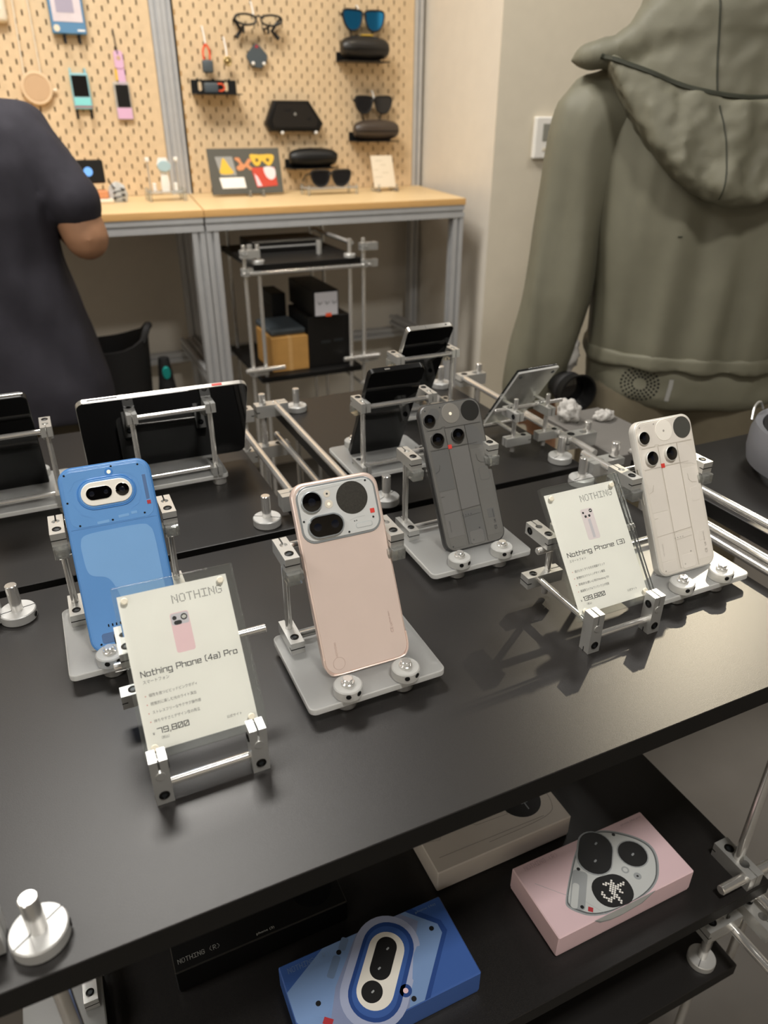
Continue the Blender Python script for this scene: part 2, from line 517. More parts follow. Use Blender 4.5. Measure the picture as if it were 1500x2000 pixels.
# ------------------------------------------------------------------ display tables
def collar_mesh():
    g = G()
    g.lathe([(0.0158, 0), (0.0166, 0.001), (0.0166, 0.009), (0.0158, 0.010), (0.0056, 0.010)], 32, 0)
    g.box((-0.0162, -0.0004, 0.0099), (0.0162, 0.0004, 0.0102), 0, 1)
    g.cyl((0.0135, -0.0098, 0.005), (0.0140, -0.0101, 0.005), 0.0026, 12, 1)
    return g.mesh('post_collar', ['alu_matte', 'hole_black'])
COLLAR = collar_mesh()
def panel(name, parent, x0, x1, y0, y1, z1, th):
    g = G()
    g.box((x0, y0, z1-th), (x1, y1, z1-0.0012), 0, 1)
    g.box((x0, y0, z1-0.0012), (x1, y1, z1), 0.0006, 0)
    return g.link(name, ['laminate', 'laminate_edge'], parent)
def table(label, x0, x1, y0, y1, posts, shelves=()):
    t = thing('display_table', label, 'table', ((x0+x1)/2, (y0+y1)/2, 0))
    ox, oy = (x0+x1)/2, (y0+y1)/2
    panel('tabletop', t, x0-ox, x1-ox, y0-oy, y1-oy, 0.90, 0.020)
    for z in shelves: panel('shelf', t, x0-ox, x1-ox, y0-oy, y1-oy, z, 0.020)
    for i, (px, py, ang) in enumerate(posts):
        rod('post', t, (px-ox, py-oy, 0.0), (px-ox, py-oy, 0.938), 0.0055)
        put('post_collar', COLLAR, t, TR(px-ox, py-oy, 0.90) @ RZ(ang))
    return t, ox, oy
ft, fx, fy = table('wide black table in front carrying the blue and pink phones, boxes on its shelf', -0.115, 0.622, 0.2935, 0.708,
      [(-0.0755, 0.318, 0.6), (-0.082, 0.665, 0.2), (0.600, 0.678, 0.3), (0.597, 0.322, 0.5)], (0.563, 0.400))
lt, lx, ly = table('black table behind the blue phone carrying the tablet', -0.36, 0.222, 0.722, 1.143,
      [(0.190, 0.744, 2.6), (0.190, 1.10, 0.4), (-0.32, 0.744, 0.4), (-0.32, 1.10, 0.4)], (0.563,))
rt_, rx, ry = table('black table behind the grey phone carrying two black-screened phones', 0.318, 0.640, 0.722, 1.143,
      [(0.342, 0.735, 0.5), (0.344, 1.092, 0.3), (0.618, 0.748, 0.4), (0.618, 1.10, 0.4)], (0.563,))
et, ex, ey = table('black table at the right edge carrying the headphones', 0.716, 1.36, 0.455, 0.712,
      [(1.32, 0.50, 0), (1.32, 0.67, 0)])
bt = thing('side_shelf', 'narrow grey shelf under the white paper bag beside the olive jacket', 'shelf', (0.752, 0.815, 0))
mat('shelf_grey', '#6d6a66', 0.5)
G().box((-0.050, -0.088, 0.880), (0.058, 0.085, 0.900), 0.001).link('top', 'shelf_grey', bt)
for sx in (-0.03, 0.04): rod('post', bt, (sx, 0.05, 0), (sx, 0.05, 0.882), 0.0055)

def big_clamp(parent, ox, oy, x, y, z, along, flip=1):
    """20 mm strut block; along 'x' or 'y'"""
    a = 0.026
    if along == 'y': mw = TR(x-ox, y-oy-a*flip, z) @ RZ(0 if flip > 0 else pi)
    else: mw = TR(x-ox-a*flip, y-oy, z) @ RZ(-pi/2*flip)
    return clamp(parent, mw, CLB, BOB, True, 0, 0.052, 0.020, 0.020)
def rail(parent, ox, oy, x, ya, yb, z=0.920, r=0.0052):
    return rod('side_rail', parent, (x-ox, ya-oy, z), (x-ox, yb-oy, z), r)
# rails beside the gap between the two back tables
rail(rt_, rx, ry, 0.306, 0.735, 1.088)
rail(rt_, rx, ry, 0.306, 0.735, 1.088, 0.866)
rail(lt, lx, ly, 0.230, 0.735, 1.075)
rail(lt, lx, ly, 0.230, 0.735, 1.075, 0.866)
for (p, ox, oy, px, py, bx_, zz) in ((rt_, rx, ry, 0.283, 1.078, 0.297, (0.905, 0.835)), (rt_, rx, ry, 0.283, 0.742, 0.297, (0.835,)),
                                    (lt, lx, ly, 0.250, 1.070, 0.238, (0.905, 0.835)), (lt, lx, ly, 0.244, 0.752, 0.236, (0.912, 0.835))):
    rod('post', p, (px-ox, py-oy, 0), (px-ox, py-oy, 0.942 if py > 1 else 0.93), 0.0055)
    for z in zz:
        big_clamp(p, ox, oy, bx_, py, z, 'x', 1 if p is rt_ else -1)
# rails on the right of the back right table and of the front table
rail(rt_, rx, ry, 0.650, 0.715, 1.085)
rail(rt_, rx, ry, 0.652, 0.715, 1.085, 0.870)
for py in (1.080, 0.775):
    rod('post', rt_, (0.684-rx, py-ry, 0), (0.684-rx, py-ry, 0.940), 0.0055)
    big_clamp(rt_, rx, ry, 0.668, py, 0.905, 'x', 1)
rail(ft, fx, fy, 0.636, 0.30, 0.722)
rail(ft, fx, fy, 0.636, 0.30, 0.700, 0.866)
big_clamp(ft, fx, fy, 0.646, 0.690, 0.903, 'x', -1)
rod('post', ft, (0.662-fx, 0.690-fy, 0), (0.662-fx, 0.690-fy, 0.944), 0.0055)
rail(et, ex, ey, 0.700, 0.45, 0.700)
rail(et, ex, ey, 0.700, 0.45, 0.700, 0.866)
rod('post', et, (0.700-ex, 0.66-ey, 0), (0.700-ex, 0.66-ey, 0.915), 0.0055)
rod('post', et, (0.700-ex, 0.58-ey, 0), (0.700-ex, 0.58-ey, 0.915), 0.0055)
# left end of the front table
rail(ft, fx, fy, -0.128, 0.30, 0.70)
big_clamp(ft, fx, fy, -0.122, 0.668, 0.903, 'x', 1)
big_clamp(ft, fx, fy, -0.120, 0.325, 0.903, 'x', 1)
# lower front right corner
big_clamp(ft, fx, fy, 0.597, 0.322, 0.5632, 'y', -1)
rod('cross_stub', ft, (0.552-fx, 0.304-fy, 0.576), (0.640-fx, 0.304-fy, 0.576), 0.0055)
big_clamp(ft, fx, fy, 0.585, 0.312, 0.474, 'x', 1)
rod('cross_stub', ft, (0.606-fx, 0.312-fy, 0.468), (0.606-fx, 0.248-fy, 0.468), 0.0058)
big_clamp(ft, fx, fy, 0.632, 0.300, 0.474, 'y', -1)
big_clamp(ft, fx, fy, 0.655, 0.318, 0.500, 'x', -1)
rod('cross_stub', ft, (0.648-fx, 0.318-fy, 0.36), (0.648-fx, 0.318-fy, 0.548), 0.0055)
rod('cross_stub', ft, (0.640-fx, 0.330-fy, 0.506), (0.640-fx, 0.255-fy, 0.506), 0.0055)
rod('cross_stub', ft, (0.597-fx, 0.322-fy, 0.43), (0.655-fx, 0.322-fy, 0.43), 0.0055)
put('post_collar', COLLAR, ft, TR(0.584-fx, 0.316-fy, 0.400) @ RZ(0.5))
rod('post', ft, (0.584-fx, 0.316-fy, 0.400), (0.584-fx, 0.316-fy, 0.545), 0.0055)
put('post_collar', COLLAR, ft, TR(-0.082-fx, 0.665-fy, 0.563))
# white side panel closing the frame below
# ------------------------------------------------------------------ phone stands
def plate_mesh():
    g = G(); g.prism(rrect(0, 0.052, 0.122, 0.104, 0.006), 0.010, 0.0155, 1, ch=0.0008, mtop=0)
    return g.mesh('base_plate', ['frost', 'frost_edge'])
PLATE = plate_mesh()
FOOT = G().lathe([(0.0085, 0), (0.0090, 0.0006), (0.0090, 0.0096), (0.0085, 0.010)], 24).mesh('foot', 'steel')
def stop_mesh():
    g = G()
    g.lathe([(0.0112, 0.0), (0.0120, 0.0008), (0.0120, 0.0085), (0.0110, 0.0095)], 30, 0)
    for a in (-1.9, -1.1): g.cyl((0.0113*cos(a), 0.0113*sin(a), 0.006), (0.0123*cos(a), 0.0123*sin(a), 0.006), 0.0022, 10, 1)
    return g.mesh('stop', ['frost_white', 'hole_black'])
STOP = stop_mesh()
SBOLT = G().lathe([(0.0056, 0), (0.0056, 0.0022), (0.0050, 0.0026), (0.0042, 0.0026), (0.0042, 0.0055), (0.0036, 0.006)], 20).mesh('stop_bolt', 'steel')
def bumper_mesh():
    g = G(); g.box((-0.0062, -0.0015, -0.0115), (0.0062, 0.015, 0.0), 0.0008)
    g.box((-0.0046, 0.001, -0.0095), (0.0046, 0.012, -0.003), 0.0006)
    return g.mesh('bumper', 'clear_block')
BUMP = bumper_mesh()
ARM = G().box((-0.0030, 0, -0.0090), (0.0030, 0.010, -0.001), 0.0006).mesh('bumper_pad', 'clear_block')
def stand(label, x, y, rz=0.0, group='acrylic phone stands', height=0.0, halfw=0.047):
    t = thing('phone_stand', label, 'stand', (x, y, 0.9002), (0, 0, rz), group)
    put('base_plate', PLATE, t)
    for sx in (-1, 1):
        for yy in (0.013, 0.094): put('foot', FOOT, t, TR(sx*(0.026 if yy < 0.05 else 0.050), yy, 0))
        s = put('stop', STOP, t, TR(sx*0.026, 0.008, 0.0155)); put('stop_bolt', SBOLT, s, TR(0, 0, 0.0095))
        X = sx*halfw
        clamp(t, TR(X, 0.071, 0.0157))
        rod('post', t, (X, 0.071+0.0238, 0.0157), (X, 0.071+0.0238, 0.112+height), 0.0033)
        clamp(t, TR(X, 0.070, 0.102+height), side=-sx)
        b = put('bumper', BUMP, t, TR(X, 0.067, 0.102+height))
        put('bumper_pad', ARM, b, TR(-sx*0.0058, 0.002, -0.001))
    rod('crossbar', t, (-halfw, 0.088, 0.0218), (halfw, 0.088, 0.0218), 0.0032)
    rod('crossbar', t, (-halfw, 0.101, 0.1078+height), (halfw, 0.101, 0.1078+height), 0.0032)
    return t
stand('acrylic stand with metal clamps holding the blue phone', 0.018, 0.533)
stand('acrylic stand with metal clamps holding the pink phone', 0.188, 0.412)
stand('acrylic stand with metal clamps holding the grey transparent phone', 0.367, 0.543)
stand('acrylic stand with metal clamps holding the white phone', 0.545, 0.412)
stand('acrylic stand with metal clamps holding the black-framed phone seen from its screen side', 0.385, 0.893, pi)
stand('acrylic stand with metal clamps holding the silver-framed phone at the back', 0.512, 1.056, pi)
stand('acrylic stand with metal clamps holding the wide tablet', 0.115, 0.973, pi)
stand('acrylic stand with metal clamps holding the phone at the left edge', -0.074, 0.973, pi)

# ------------------------------------------------------------------ price card stands and cards
def card_clamp(t, x, z0=0.0, side=1):
    # upright block: slot up, bolt low on the front face
    c = put('clamp', CL4, t, TR(x, 0, z0) @ RX(pi/2) @ TR(0, 0, -0.0125))
    put('bolt', BO, c, TR(0, 0.0085, 0.0125))
    put('bolt', BO, c, TR(-side*0.00625, 0.031, 0.006) @ RY(-side*pi/2))
    return c
PIN = G().lathe([(0.0034, 0), (0.0034, 0.0006)], 16).mesh('rod_end', 'alu')
def card_stand(label, x, y):
    t = thing('price_card_stand', label, 'stand', (x, y, 0.9002), (0, 0, 0), 'metal price card stands')
    for sx in (-1, 1):
        c = card_clamp(t, sx*0.035, 0, sx)
        put('rod_end', PIN, c, TR(0, 0.027, 0.0124))
    rod('crossbar', t, (-0.030, 0.007, 0.0125), (0.030, 0.007, 0.0125), 0.0032)
    rod('side_rod', t, (-0.035, 0.0125, 0.0265), (-0.035, 0.100, 0.0265), 0.0032)
    clamp(t, TR(-0.050, 0.092, 0.0195) @ RZ(-pi/2), CL4, ln=0.041, h=0.0125)
    rod('post', t, (-0.0230, 0.092, 0.004), (-0.0230, 0.092, 0.085), 0.0033)
    clamp(t, TR(-0.0385, 0.070, 0.072), ln=0.036, side=-1)
    rod('crossbar', t, (-0.050, 0.078, 0.0680), (0.066, 0.078, 0.0680), 0.0035)
    return t
card_stand('low metal clamp stand holding the price card in front of the blue phone', 0.0435, 0.385)
card_stand('low metal clamp stand holding the price card beside the white phone', 0.4255, 0.392)

CARD_LINES = {
 'pink': ('Nothing Phone (4a) Pro', ['個性を放つビビッドピンクボディ', '視覚的に楽しむ光のライト演出', 'ストレスフリーなサクサク操作感', '持ちやすさとデザイン性の両立'], '79,800', 70.0, 22),
 'white': ('Nothing Phone (3)', ['遊び心をくすぐる光る背面ギミック', '象徴的なスケルトンデザイン構造', '革新的な使い心地のNothing OS', '高画質カメラ＆ワンランク上の性能'], '139,800', 66.0, 24)}
mat('print_pink', '#f2cfd5', 0.7); mat('print_silver', '#cfcad2', 0.7); mat('print_paleink', '#eadde0', 0.7)
mat('bullet_red', '#d8766c', 0.7)
def price_card(kind, label, x, y, z, tilt, rz=0.0):
    mw = TR(x, y, z) @ RZ(rz) @ RX(pi/2-tilt)
    t = thing('price_card', label, 'price card', mw=mw, group='price cards on metal stands')
    W, H = 0.080, 0.113
    G().prism(rrect(0.0015, H/2+0.0005, W+0.009, H+0.013, 0.0015), -0.0042, -0.0008, 0, ch=0.0004).link('acrylic_back', 'clear', t)
    G().prism(rrect(0.0015, H/2+0.0005, W+0.009, H+0.013, 0.0015), 0.0004, 0.0030, 0, ch=0.0004).link('acrylic_front', 'clear', t)
    G().box((-W/2, 0, -0.0007), (W/2, H, -0.0002)).link('paper', 'paper', t)
    title, lines, price, tw, pw = CARD_LINES[kind]
    def P(mx, my): return (-W/2+mx/1000, H-my/1000)
    zz = 0.00002-0.0001
    g = G()
    a = P(37.3, 7.2); dot_text(g, 'NOTHING', a[0], a[1], 0.0375, 0.0064, zz, 0, 0.68)
    a = P(5.6, 60.6); stroke_text(g, title, a[0], a[1], tw/1000, 0.0040, zz-0.00011, 0, 0.85)
    a = P(9.0, 102.0); stroke_text(g, price, a[0], a[1], pw/1000, 0.0036, zz-0.00011, 0, 0.95)
    g.link('heading', 'ink', t)
    g = G()
    a = P(5.6, 65.6); text_geo(g, 'スマートフォン', a[0], a[1], 0.0030, zz, 0, width=0.0188)
    for i, s in enumerate(lines):
        a = P(8.0, 75.3+i*6.15); text_geo(g, s, a[0], a[1], 0.0026, zz, 0, width=(0.0345, 0.0325, 0.0347, 0.0327)[i])
    a = P(5.4, 102.2); text_geo(g, '¥', a[0], a[1], 0.0027, zz, 0)
    a = P(9.4, 106.2); text_geo(g, '（税込）', a[0], a[1], 0.0024, zz, 0, width=0.0068)
    a = P(58.0, 105.0); text_geo(g, '公式サイト', a[0], a[1], 0.0024, zz, 0, width=0.0112)
    g.link('lettering', 'ink_grey', t)
    g = G()
    for i in range(4):
        a = P(5.7, 74.4+i*6.15); g.prism(circ(a[0], a[1], 0.0004, 8), zz-0.0001, zz)
    g.link('bullet_marks', 'bullet_red', t)
    # printed picture of the phone
    g = G(); c = P(40.3, 35.2)
    w, h = 0.0136, 0.0295
    g.prism(rrect(c[0], c[1], w, h, 0.0018), zz-0.0001, zz, 0)
    def Q(u, v): return (c[0]-w/2+u*w, c[1]+h/2-v*h)
    z2 = zz+0.00004
    if kind == 'pink':
        g.prism(rrect(c[0], c[1]+h*0.335, w*0.94, h*0.29, 0.0016), z2-0.0001, z2, 1)
        p = Q(0.22, 0.13); g.prism(circ(p[0], p[1], 0.0016, 16), z2, z2+0.00004, 2)
        p = Q(0.73, 0.14); g.prism(circ(p[0], p[1], 0.0024, 20), z2, z2+0.00004, 2)
        p = Q(0.36, 0.255); g.prism(rrect(p[0], p[1], 0.0058, 0.0032, 0.0016), z2, z2+0.00004, 2)
        for du in (-0.0012, -0.0004, 0.0004, 0.0012):
            p = Q(0.73, 0.14); hh = 0.0014 if abs(du) < 0.0006 else 0.0009
            g.box((p[0]+du-0.00025, p[1]-hh, z2+0.00004), (p[0]+du+0.00025, p[1]+hh, z2+0.00008), 0, 3)
    else:
        for u, v, r in ((0.18, 0.115, 0.0011), (0.82, 0.09, 0.0018), (0.30, 0.245, 0.0013), (0.62, 0.24, 0.0013)):
            p = Q(u, v); g.prism(circ(p[0], p[1], r, 16), z2, z2+0.00004, 2)
        p = Q(0.82, 0.09); g.box((p[0]-0.0009, p[1]-0.0004, z2), (p[0]+0.0008, p[1]+0.0005, z2+0.00008), 0, 3)
        p = Q(0.45, 0.29); g.box((p[0]-0.0003, p[1]-0.0003, z2), (p[0]+0.0003, p[1]+0.0003, z2+0.00008), 0, 4)
        g.box((c[0]-0.0012, c[1]-h*0.45, z2-0.00009), (c[0]+0.0018, c[1]+h*0.16, z2), 0, 1)
    g.link('picture', ['print_pink' if kind == 'pink' else 'print_paleink', 'print_silver', 'ink', 'paper', 'red'], t)
    for mx, my in ((4.8, 4.3), (74.8, 4.1), (75.2, 108.6), (4.9, 110.6)):
        a = P(mx, my)
        G().lathe([(0.0026, 0.0030), (0.0026, 0.0036), (0.0020, 0.0041)], 18).link('magnet', 'magnet', t, TR(a[0], a[1], 0))
    return t
price_card('pink', 'white price card in acrylic showing 79,800 yen and a small pink phone', 0.0440, 0.4055, 0.9310, R(38.6), R(-1.0))
price_card('white', 'white price card in acrylic showing 139,800 yen and a small pale phone', 0.4245, 0.4098, 0.9320, R(38.9))

# back-facing card on the right back table
t = thing('price_card_stand', 'metal clamp stand under the clear sign seen from behind', 'stand', (0.606, 0.898, 0.9002), (0, 0, pi), 'metal price card stands')
for sx in (-1, 1):
    X = sx*0.027
    clamp(t, TR(X-0.020, 0.098, 0.013) @ RZ(-pi/2), CL4, ln=0.041, h=0.0125, side=1)
    rod('post', t, (X+0.007, 0.098, 0.002), (X+0.007, 0.098, 0.082), 0.0032)
    clamp(t, TR(X+0.007, 0.074, 0.052), CL, side=sx)
    G().box((-0.003, 0, 0), (0.003, 0.024, 0.0025), 0.0005).link('bracket', 'alu', t, TR(X, 0.055, 0.064))
    rod('side_rod', t, (X-0.012, 0.092, 0.019), (X-0.012, 0.010, 0.019), 0.0032)
rod('crossbar', t, (-0.058, 0.082, 0.062), (0.058, 0.082, 0.062), 0.0028)
rod('crossbar', t, (-0.044, 0.018, 0.012), (0.044, 0.018, 0.012), 0.0032)
mw = TR(0.600, 0.872, 0.9240) @ RZ(pi+0.06) @ RX(pi/2-R(36))
t = thing('price_card', 'clear acrylic sign seen from behind, beside the olive sleeve', 'price card', mw=mw)
clear_mat('clear_grey', '#f4f4f0', 0.36, 1.2)
G().prism(rrect(0, 0.060, 0.070, 0.122, 0.0015), -0.0042, -0.0008, 0, ch=0.0004).link('acrylic_back', 'clear_grey', t)
G().prism(rrect(0, 0.060, 0.070, 0.122, 0.0015), 0.0004, 0.0030, 0, ch=0.0004).link('acrylic_front', 'clear', t)
for mx, my in ((-0.028, 0.112), (0.028, 0.112)):
    G().lathe([(0.0026, -0.0050), (0.0026, -0.0042)], 16).link('magnet', 'screw_dark', t, TR(mx, my, 0))
# ------------------------------------------------------------------ phones
mat('pink_metal', '#dbc8be', 0.38, 0.15, var=0.02); mat('pink_rim', '#ecd6cb', 0.3, 0.5)
mat('cam_silver', '#d3d5d4', 0.4, 0.2); mat('cam_rim', '#9da3a6', 0.2, 0.4); mat('cam_line', '#aeb3b4', 0.4)
mat('led_ring', '#d9d2c4', 0.4); mat('led', '#fff6e0', 0.3, emit='#fff2d8', estr=0.25)
mat('glyph_mesh', '#33312c', 0.45, var=0.25, vscale=900)
mat('mark_pink', '#b79f96', 0.5)
mat('blue_frame', '#447cba', 0.35, var=0.02); mat('blue_back', '#6a9cd6', 0.22, coat=0.3); mat('blue_light', '#80aee0', 0.22, coat=0.3)
mat('blue_deep', '#4d86cc', 0.2, coat=0.4); mat('blue_grey', '#58749f', 0.35); mat('blue_line', '#6397d2', 0.4); mat('blue_mid', '#6395d0', 0.25)
mat('bar_white', '#f0ece2', 0.35); mat('dark_red', '#b3343c', 0.45)
mat('grey_frame', '#4b4b4b', 0.35, 0.5); mat('grey_back', '#6d6c69', 0.18, coat=0.4, var=0.03); mat('grey_a', '#6f6e6b', 0.25); mat('grey_b', '#696968', 0.2)
mat('grey_c', '#737270', 0.25); mat('grey_line', '#3c3b3a', 0.4); mat('grey_disc', '#85827c', 0.3); mat('grey_mark', '#3f4145', 0.5)
mat('white_frame', '#d3d1cb', 0.35, 0.2); mat('white_back', '#ded8ce', 0.2, coat=0.4, var=0.02); mat('white_a', '#e1dbd2', 0.25); mat('white_b', '#dfd9d0', 0.25)
mat('white_c', '#e3ddd4', 0.25); mat('white_line', '#bdb6ab', 0.4); mat('white_disc', '#f3eee4', 0.3); mat('white_mark', '#a8a29c', 0.5)
mat('glyph_grey', '#4b4b47', 0.4); mat('glyph_black', '#232321', 0.45); mat('shadow_grey', '#8f8d8a', 0.3)
mat('screen_black', '#040404', 0.035, spec=0.65); mat('bezel_silver', '#c4c1ba', 0.28, 0.8); mat('bezel_black', '#101010', 0.3, 0.3)

def frame_mw(x, y, z, tilt, rz=0.0):
    return TR(x, y, z) @ RZ(rz) @ RX(pi/2-tilt)

class Ph:
    """a phone seen from its back: x across, y along, z out of the back; features in mm from the top left corner"""
    def __init__(s, label, mw, W, L, T, rad, frame, back, bump=0.0012, name='smartphone', group=None):
        s.W, s.L, s.T = W, L, T
        s.t = thing(name, label, 'phone', mw=mw, group=group)
        g = G()
        o = rrect(0, L/2, W, L, rad, 8)
        n = len(o)
        rings = []
        for d, z in ((0.0016, -T), (0.0004, -T+0.0006), (0, -T+0.0016), (0, -0.0016), (0.0004, -0.0005), (0.0012, 0.0)):
            rings.append([(p[0], p[1], z) for p in (inset(o, d) if d else o)])
        g.loft(rings, 0)
        g.link('frame', frame, s.t)
        G().prism(rrect(0, L/2, W-0.0030, L-0.0030, rad-0.0012, 8), -0.0005, 0.00035, 0, ch=0.0003).link('back_panel', back, s.t)
        G().prism(rrect(0, L/2, W-0.0040, L-0.0040, rad-0.0015, 8), -T-0.0002, -T+0.0005, 0).link('screen', 'screen_black', s.t)
    def P(s, x, y): return (-s.W/2+x/1000, s.L-y/1000)
    def disc(s, name, x, y, r, m, z0=0.0003, z1=0.0006, ch=0.0001, parent=None, n=28):
        a = s.P(x, y); return G().prism(circ(a[0], a[1], r/1000, n), z0, z1, 0, ch=ch).link(name, m, parent or s.t)
    def slab(s, name, x, y, w, h, r, m, z0=0.0003, z1=0.0006, ch=0.0001, rot=0, parent=None):
        a = s.P(x, y); return G().prism(rrect(a[0], a[1], w/1000, h/1000, r/1000, 6, rot), z0, z1, 0, ch=ch).link(name, m, parent or s.t)
    def poly(s, name, pts, m, z0=0.0003, z1=0.00045, k=0):
        q = [s.P(*p) for p in pts]
        if k: q = smooth(q, k, True)
        return G().prism(q, z0, z1, 0).link(name, m, s.t)
    def line(s, name, segs, wmm, m, z=0.00052):
        g = G()
        for pl in segs: g.ribbon([s.P(*p) for p in pl], wmm/1000, z-0.0001, z, 0)
        return g.link(name, m, s.t)
    def lens(s, x, y, r, ring, z=0.0018, z0=0.0003, rm=1.25):
        a = s.P(x, y)
        o = G().lathe([(r/1000*rm, 0), (r/1000*rm, z-0.0003), (r/1000*(rm-0.06), z), (r/1000*1.02, z), (r/1000, z-0.0003)], 36).link('lens_ring', ring, s.t, TR(a[0], a[1], z0))
        G().lathe([(r/1000, z-0.0006), (r/1000, z-0.0001), (r/1000*0.9, z+0.0001)], 36).link('lens', 'lens_glass', o)
        G().lathe([(r/1000*0.40, z+0.0001), (r/1000*0.36, z+0.00016)], 24).link('lens_element', 'lens_inner', o)
        return o
    def pill_lens(s, x, y, w, h, rot, ring, z=0.0016, z0=0.0003, pad=1.4, eyes=((-0.26, 1), (0.26, 1))):
        a = s.P(x, y)
        o = G().prism(rrect(0, 0, (w+pad*2)/1000, (h+pad*2)/1000, 9, 8), 0, z, 0, ch=0.0003).link('lens_ring', ring, s.t, TR(a[0], a[1], z0) @ RZ(rot))
        G().prism(rrect(0, 0, w/1000, h/1000, 9, 8), z-0.0004, z+0.0002, 0, ch=0.0002).link('lens', 'lens_glass', o)
        for ex, k in eyes:
            G().lathe([(h/1000*0.2*k, z+0.0002), (h/1000*0.17*k, z+0.00026)], 20).link('lens_element', 'lens_inner', o, TR(ex*w/1000, 0, 0))
        return o
    def screw(s, x, y, r=0.9, m='screw_dark', dz=0.0):
        a = s.P(x, y)
        return G().lathe([(r/1000, 0.0003), (r/1000, 0.00055), (r/1000*0.55, 0.0006), (r/1000*0.5, 0.00045)], 14).link('screw', m, s.t, TR(a[0], a[1], dz))
    def vtext(s, name, body, x, y, size, m, up=True, width=None, dots=False):
        g = G(); a = s.P(x, y); g.T = TR(a[0], a[1], 0) @ RZ(pi/2)
        if dots: dot_text(g, body, 0, 0.0008, width, 0.0016, 0.00058, 0, 0.8)
        else: text_geo(g, body, 0, 0, size, 0.00058, 0, width=width)
        return g.link(name, m, s.t)
    def button(s, side, y, h, m):
        x = side*s.W/2; a = s.L-y/1000
        return G().box((x-0.0004, a-h/2000, -s.T*0.62), (x+0.0004, a+h/2000, -s.T*0.36), 0.0003).link('side_button', m, s.t)

TL = R(28.4)
# pink phone
p = Ph('pink metal phone with a silver camera plate, standing in the middle of the table', frame_mw(0.1905, 0.4410, 0.9165, TL, R(-0.7)), 0.0776, 0.1636, 0.0080, 0.0125, 'pink_rim', 'pink_metal')
p.slab('camera_rim', 38.8, 27.2, 71.0, 48.6, 11.5, 'cam_rim', 0.0003, 0.0010, 0.0005)
p.slab('camera_plate', 38.8, 27.0, 67.5, 45.0, 9.5, 'cam_silver', 0.0003, 0.0014, 0.0003)
Z = 0.0014
p.lens(16.0, 16.8, 8.0, 'cam_rim', 0.0024, Z, 1.12)
p.pill_lens(24.5, 38.2, 29.5, 17.0, R(0), 'cam_rim', 0.0020, Z, 1.2)
p.disc('glyph_disc', 51.8, 19.3, 14.0, 'glyph_mesh', Z, Z+0.0003, 0.0001, n=40)
p.disc('flash', 30.6, 12.2, 3.0, 'led_ring', Z, Z+0.0002); p.disc('flash', 30.6, 21.0, 3.6, 'led_ring', Z, Z+0.0002)
p.disc('flash_lamp', 30.6, 21.0, 1.3, 'led', Z+0.0002, Z+0.0004); p.disc('sensor', 30.6, 12.2, 0.9, 'screw_dark', Z+0.0002, Z+0.0003)
p.slab('red_square', 67.6, 33.6, 4.0, 4.0, 0.3, 'red', Z, Z+0.0002)
p.slab('inlay', 58.0, 43.8, 15.0, 4.4, 1.6, 'cam_line', Z, Z+0.0002); p.slab('inlay', 58.0, 43.8, 14.0, 3.6, 1.4, 'cam_silver', Z, Z+0.0003)
p.line('plate_seam', [[(46, 38), (52, 36.5), (60, 36.5)], [(7, 30), (9, 30)], [(7, 8.5), (64, 6.2)]], 0.22, 'cam_line', Z+0.00012)
p.disc('microphone', 50.2, 39.4, 0.5, 'screw_dark', Z, Z+0.0001); p.disc('microphone', 52.0, 39.3, 0.5, 'screw_dark', Z, Z+0.0001)
for a in ((66.2, 7.0), (6.6, 31.5), (67.4, 39.0), (43.6, 47.4)):
    p.screw(*a, dz=0.0012)
p.vtext('lettering', 'NOTHING', 12.4, 148.0, 0.002, 'mark_pink', width=0.0125, dots=True)
g = G(); a = p.P(66.0, 140.0); g.T = TR(a[0], a[1], 0) @ RZ(pi/2)
text_geo(g, 'CE', 0, 0, 0.0038, 0.0006, 0); text_geo(g, 'Model: A0694', 0.009, 0.001, 0.0017, 0.0006, 0); text_geo(g, 'UK', 0.0055, 0.0, 0.0026, 0.0006, 0)
g.link('lettering', 'mark_pink', p.t)
a = p.P(13.0, 153.6)
G().tube([(a[0]+0.0052*cos(2*pi*i/32), a[1]+0.0052*sin(2*pi*i/32), 0.0004) for i in range(32)], 0.00014, 4, close=True).link('ring_mark', 'mark_pink', p.t)
# rounded lip along the lower edge
pts = [p.P(0.6, 148), p.P(0.7, 153), p.P(3.4, 160), p.P(10, 162.9), p.P(39, 163.0), p.P(67, 162.9), p.P(74.2, 160), p.P(76.9, 153), p.P(77.0, 142)]
G().tube([(q[0], q[1], 0.0001) for q in smooth(pts, 4)], 0.0008, 8).link('edge_lip', 'pink_rim', p.t)
p.button(-1, 52, 11, 'pink_rim'); p.button(-1, 68, 16, 'pink_rim')

# blue phone
p = Ph('blue phone with a white camera pill, standing behind the nearest price card', frame_mw(0.0168, 0.5520, 0.9165, TL, R(-1.2)), 0.0776, 0.1636, 0.0085, 0.0125, 'blue_frame', 'blue_mid')
p.slab('rim_panel', 38.8, 81.8, 72.4, 158, 9.5, 'blue_mid', 0.0003, 0.0006, 0.0002)
p.slab('upper_panel', 38.8, 28.4, 70.0, 49.0, 8.0, 'blue_back', 0.0003, 0.0008, 0.0002)
p.poly('inner_panel', [(8.6, 66), (14, 59.6), (38, 58.4), (60, 58.6), (67, 62), (69.6, 72), (69.8, 110), (69.4, 150), (60, 156), (40, 157), (34, 150), (32.6, 126), (29.6, 110), (24, 99.5), (13, 95.5), (9.2, 90), (8.2, 78)], 'blue_light', 0.0003, 0.00075, 5)
p.line('panel_seam', [[(3.6, 53.6), (74.0, 53.6)]], 0.35, 'blue_line', 0.0009)
p.slab('camera_rim', 37.6, 25.8, 49.5, 28.0, 14, 'blue_deep', 0.0003, 0.0014, 0.0004)
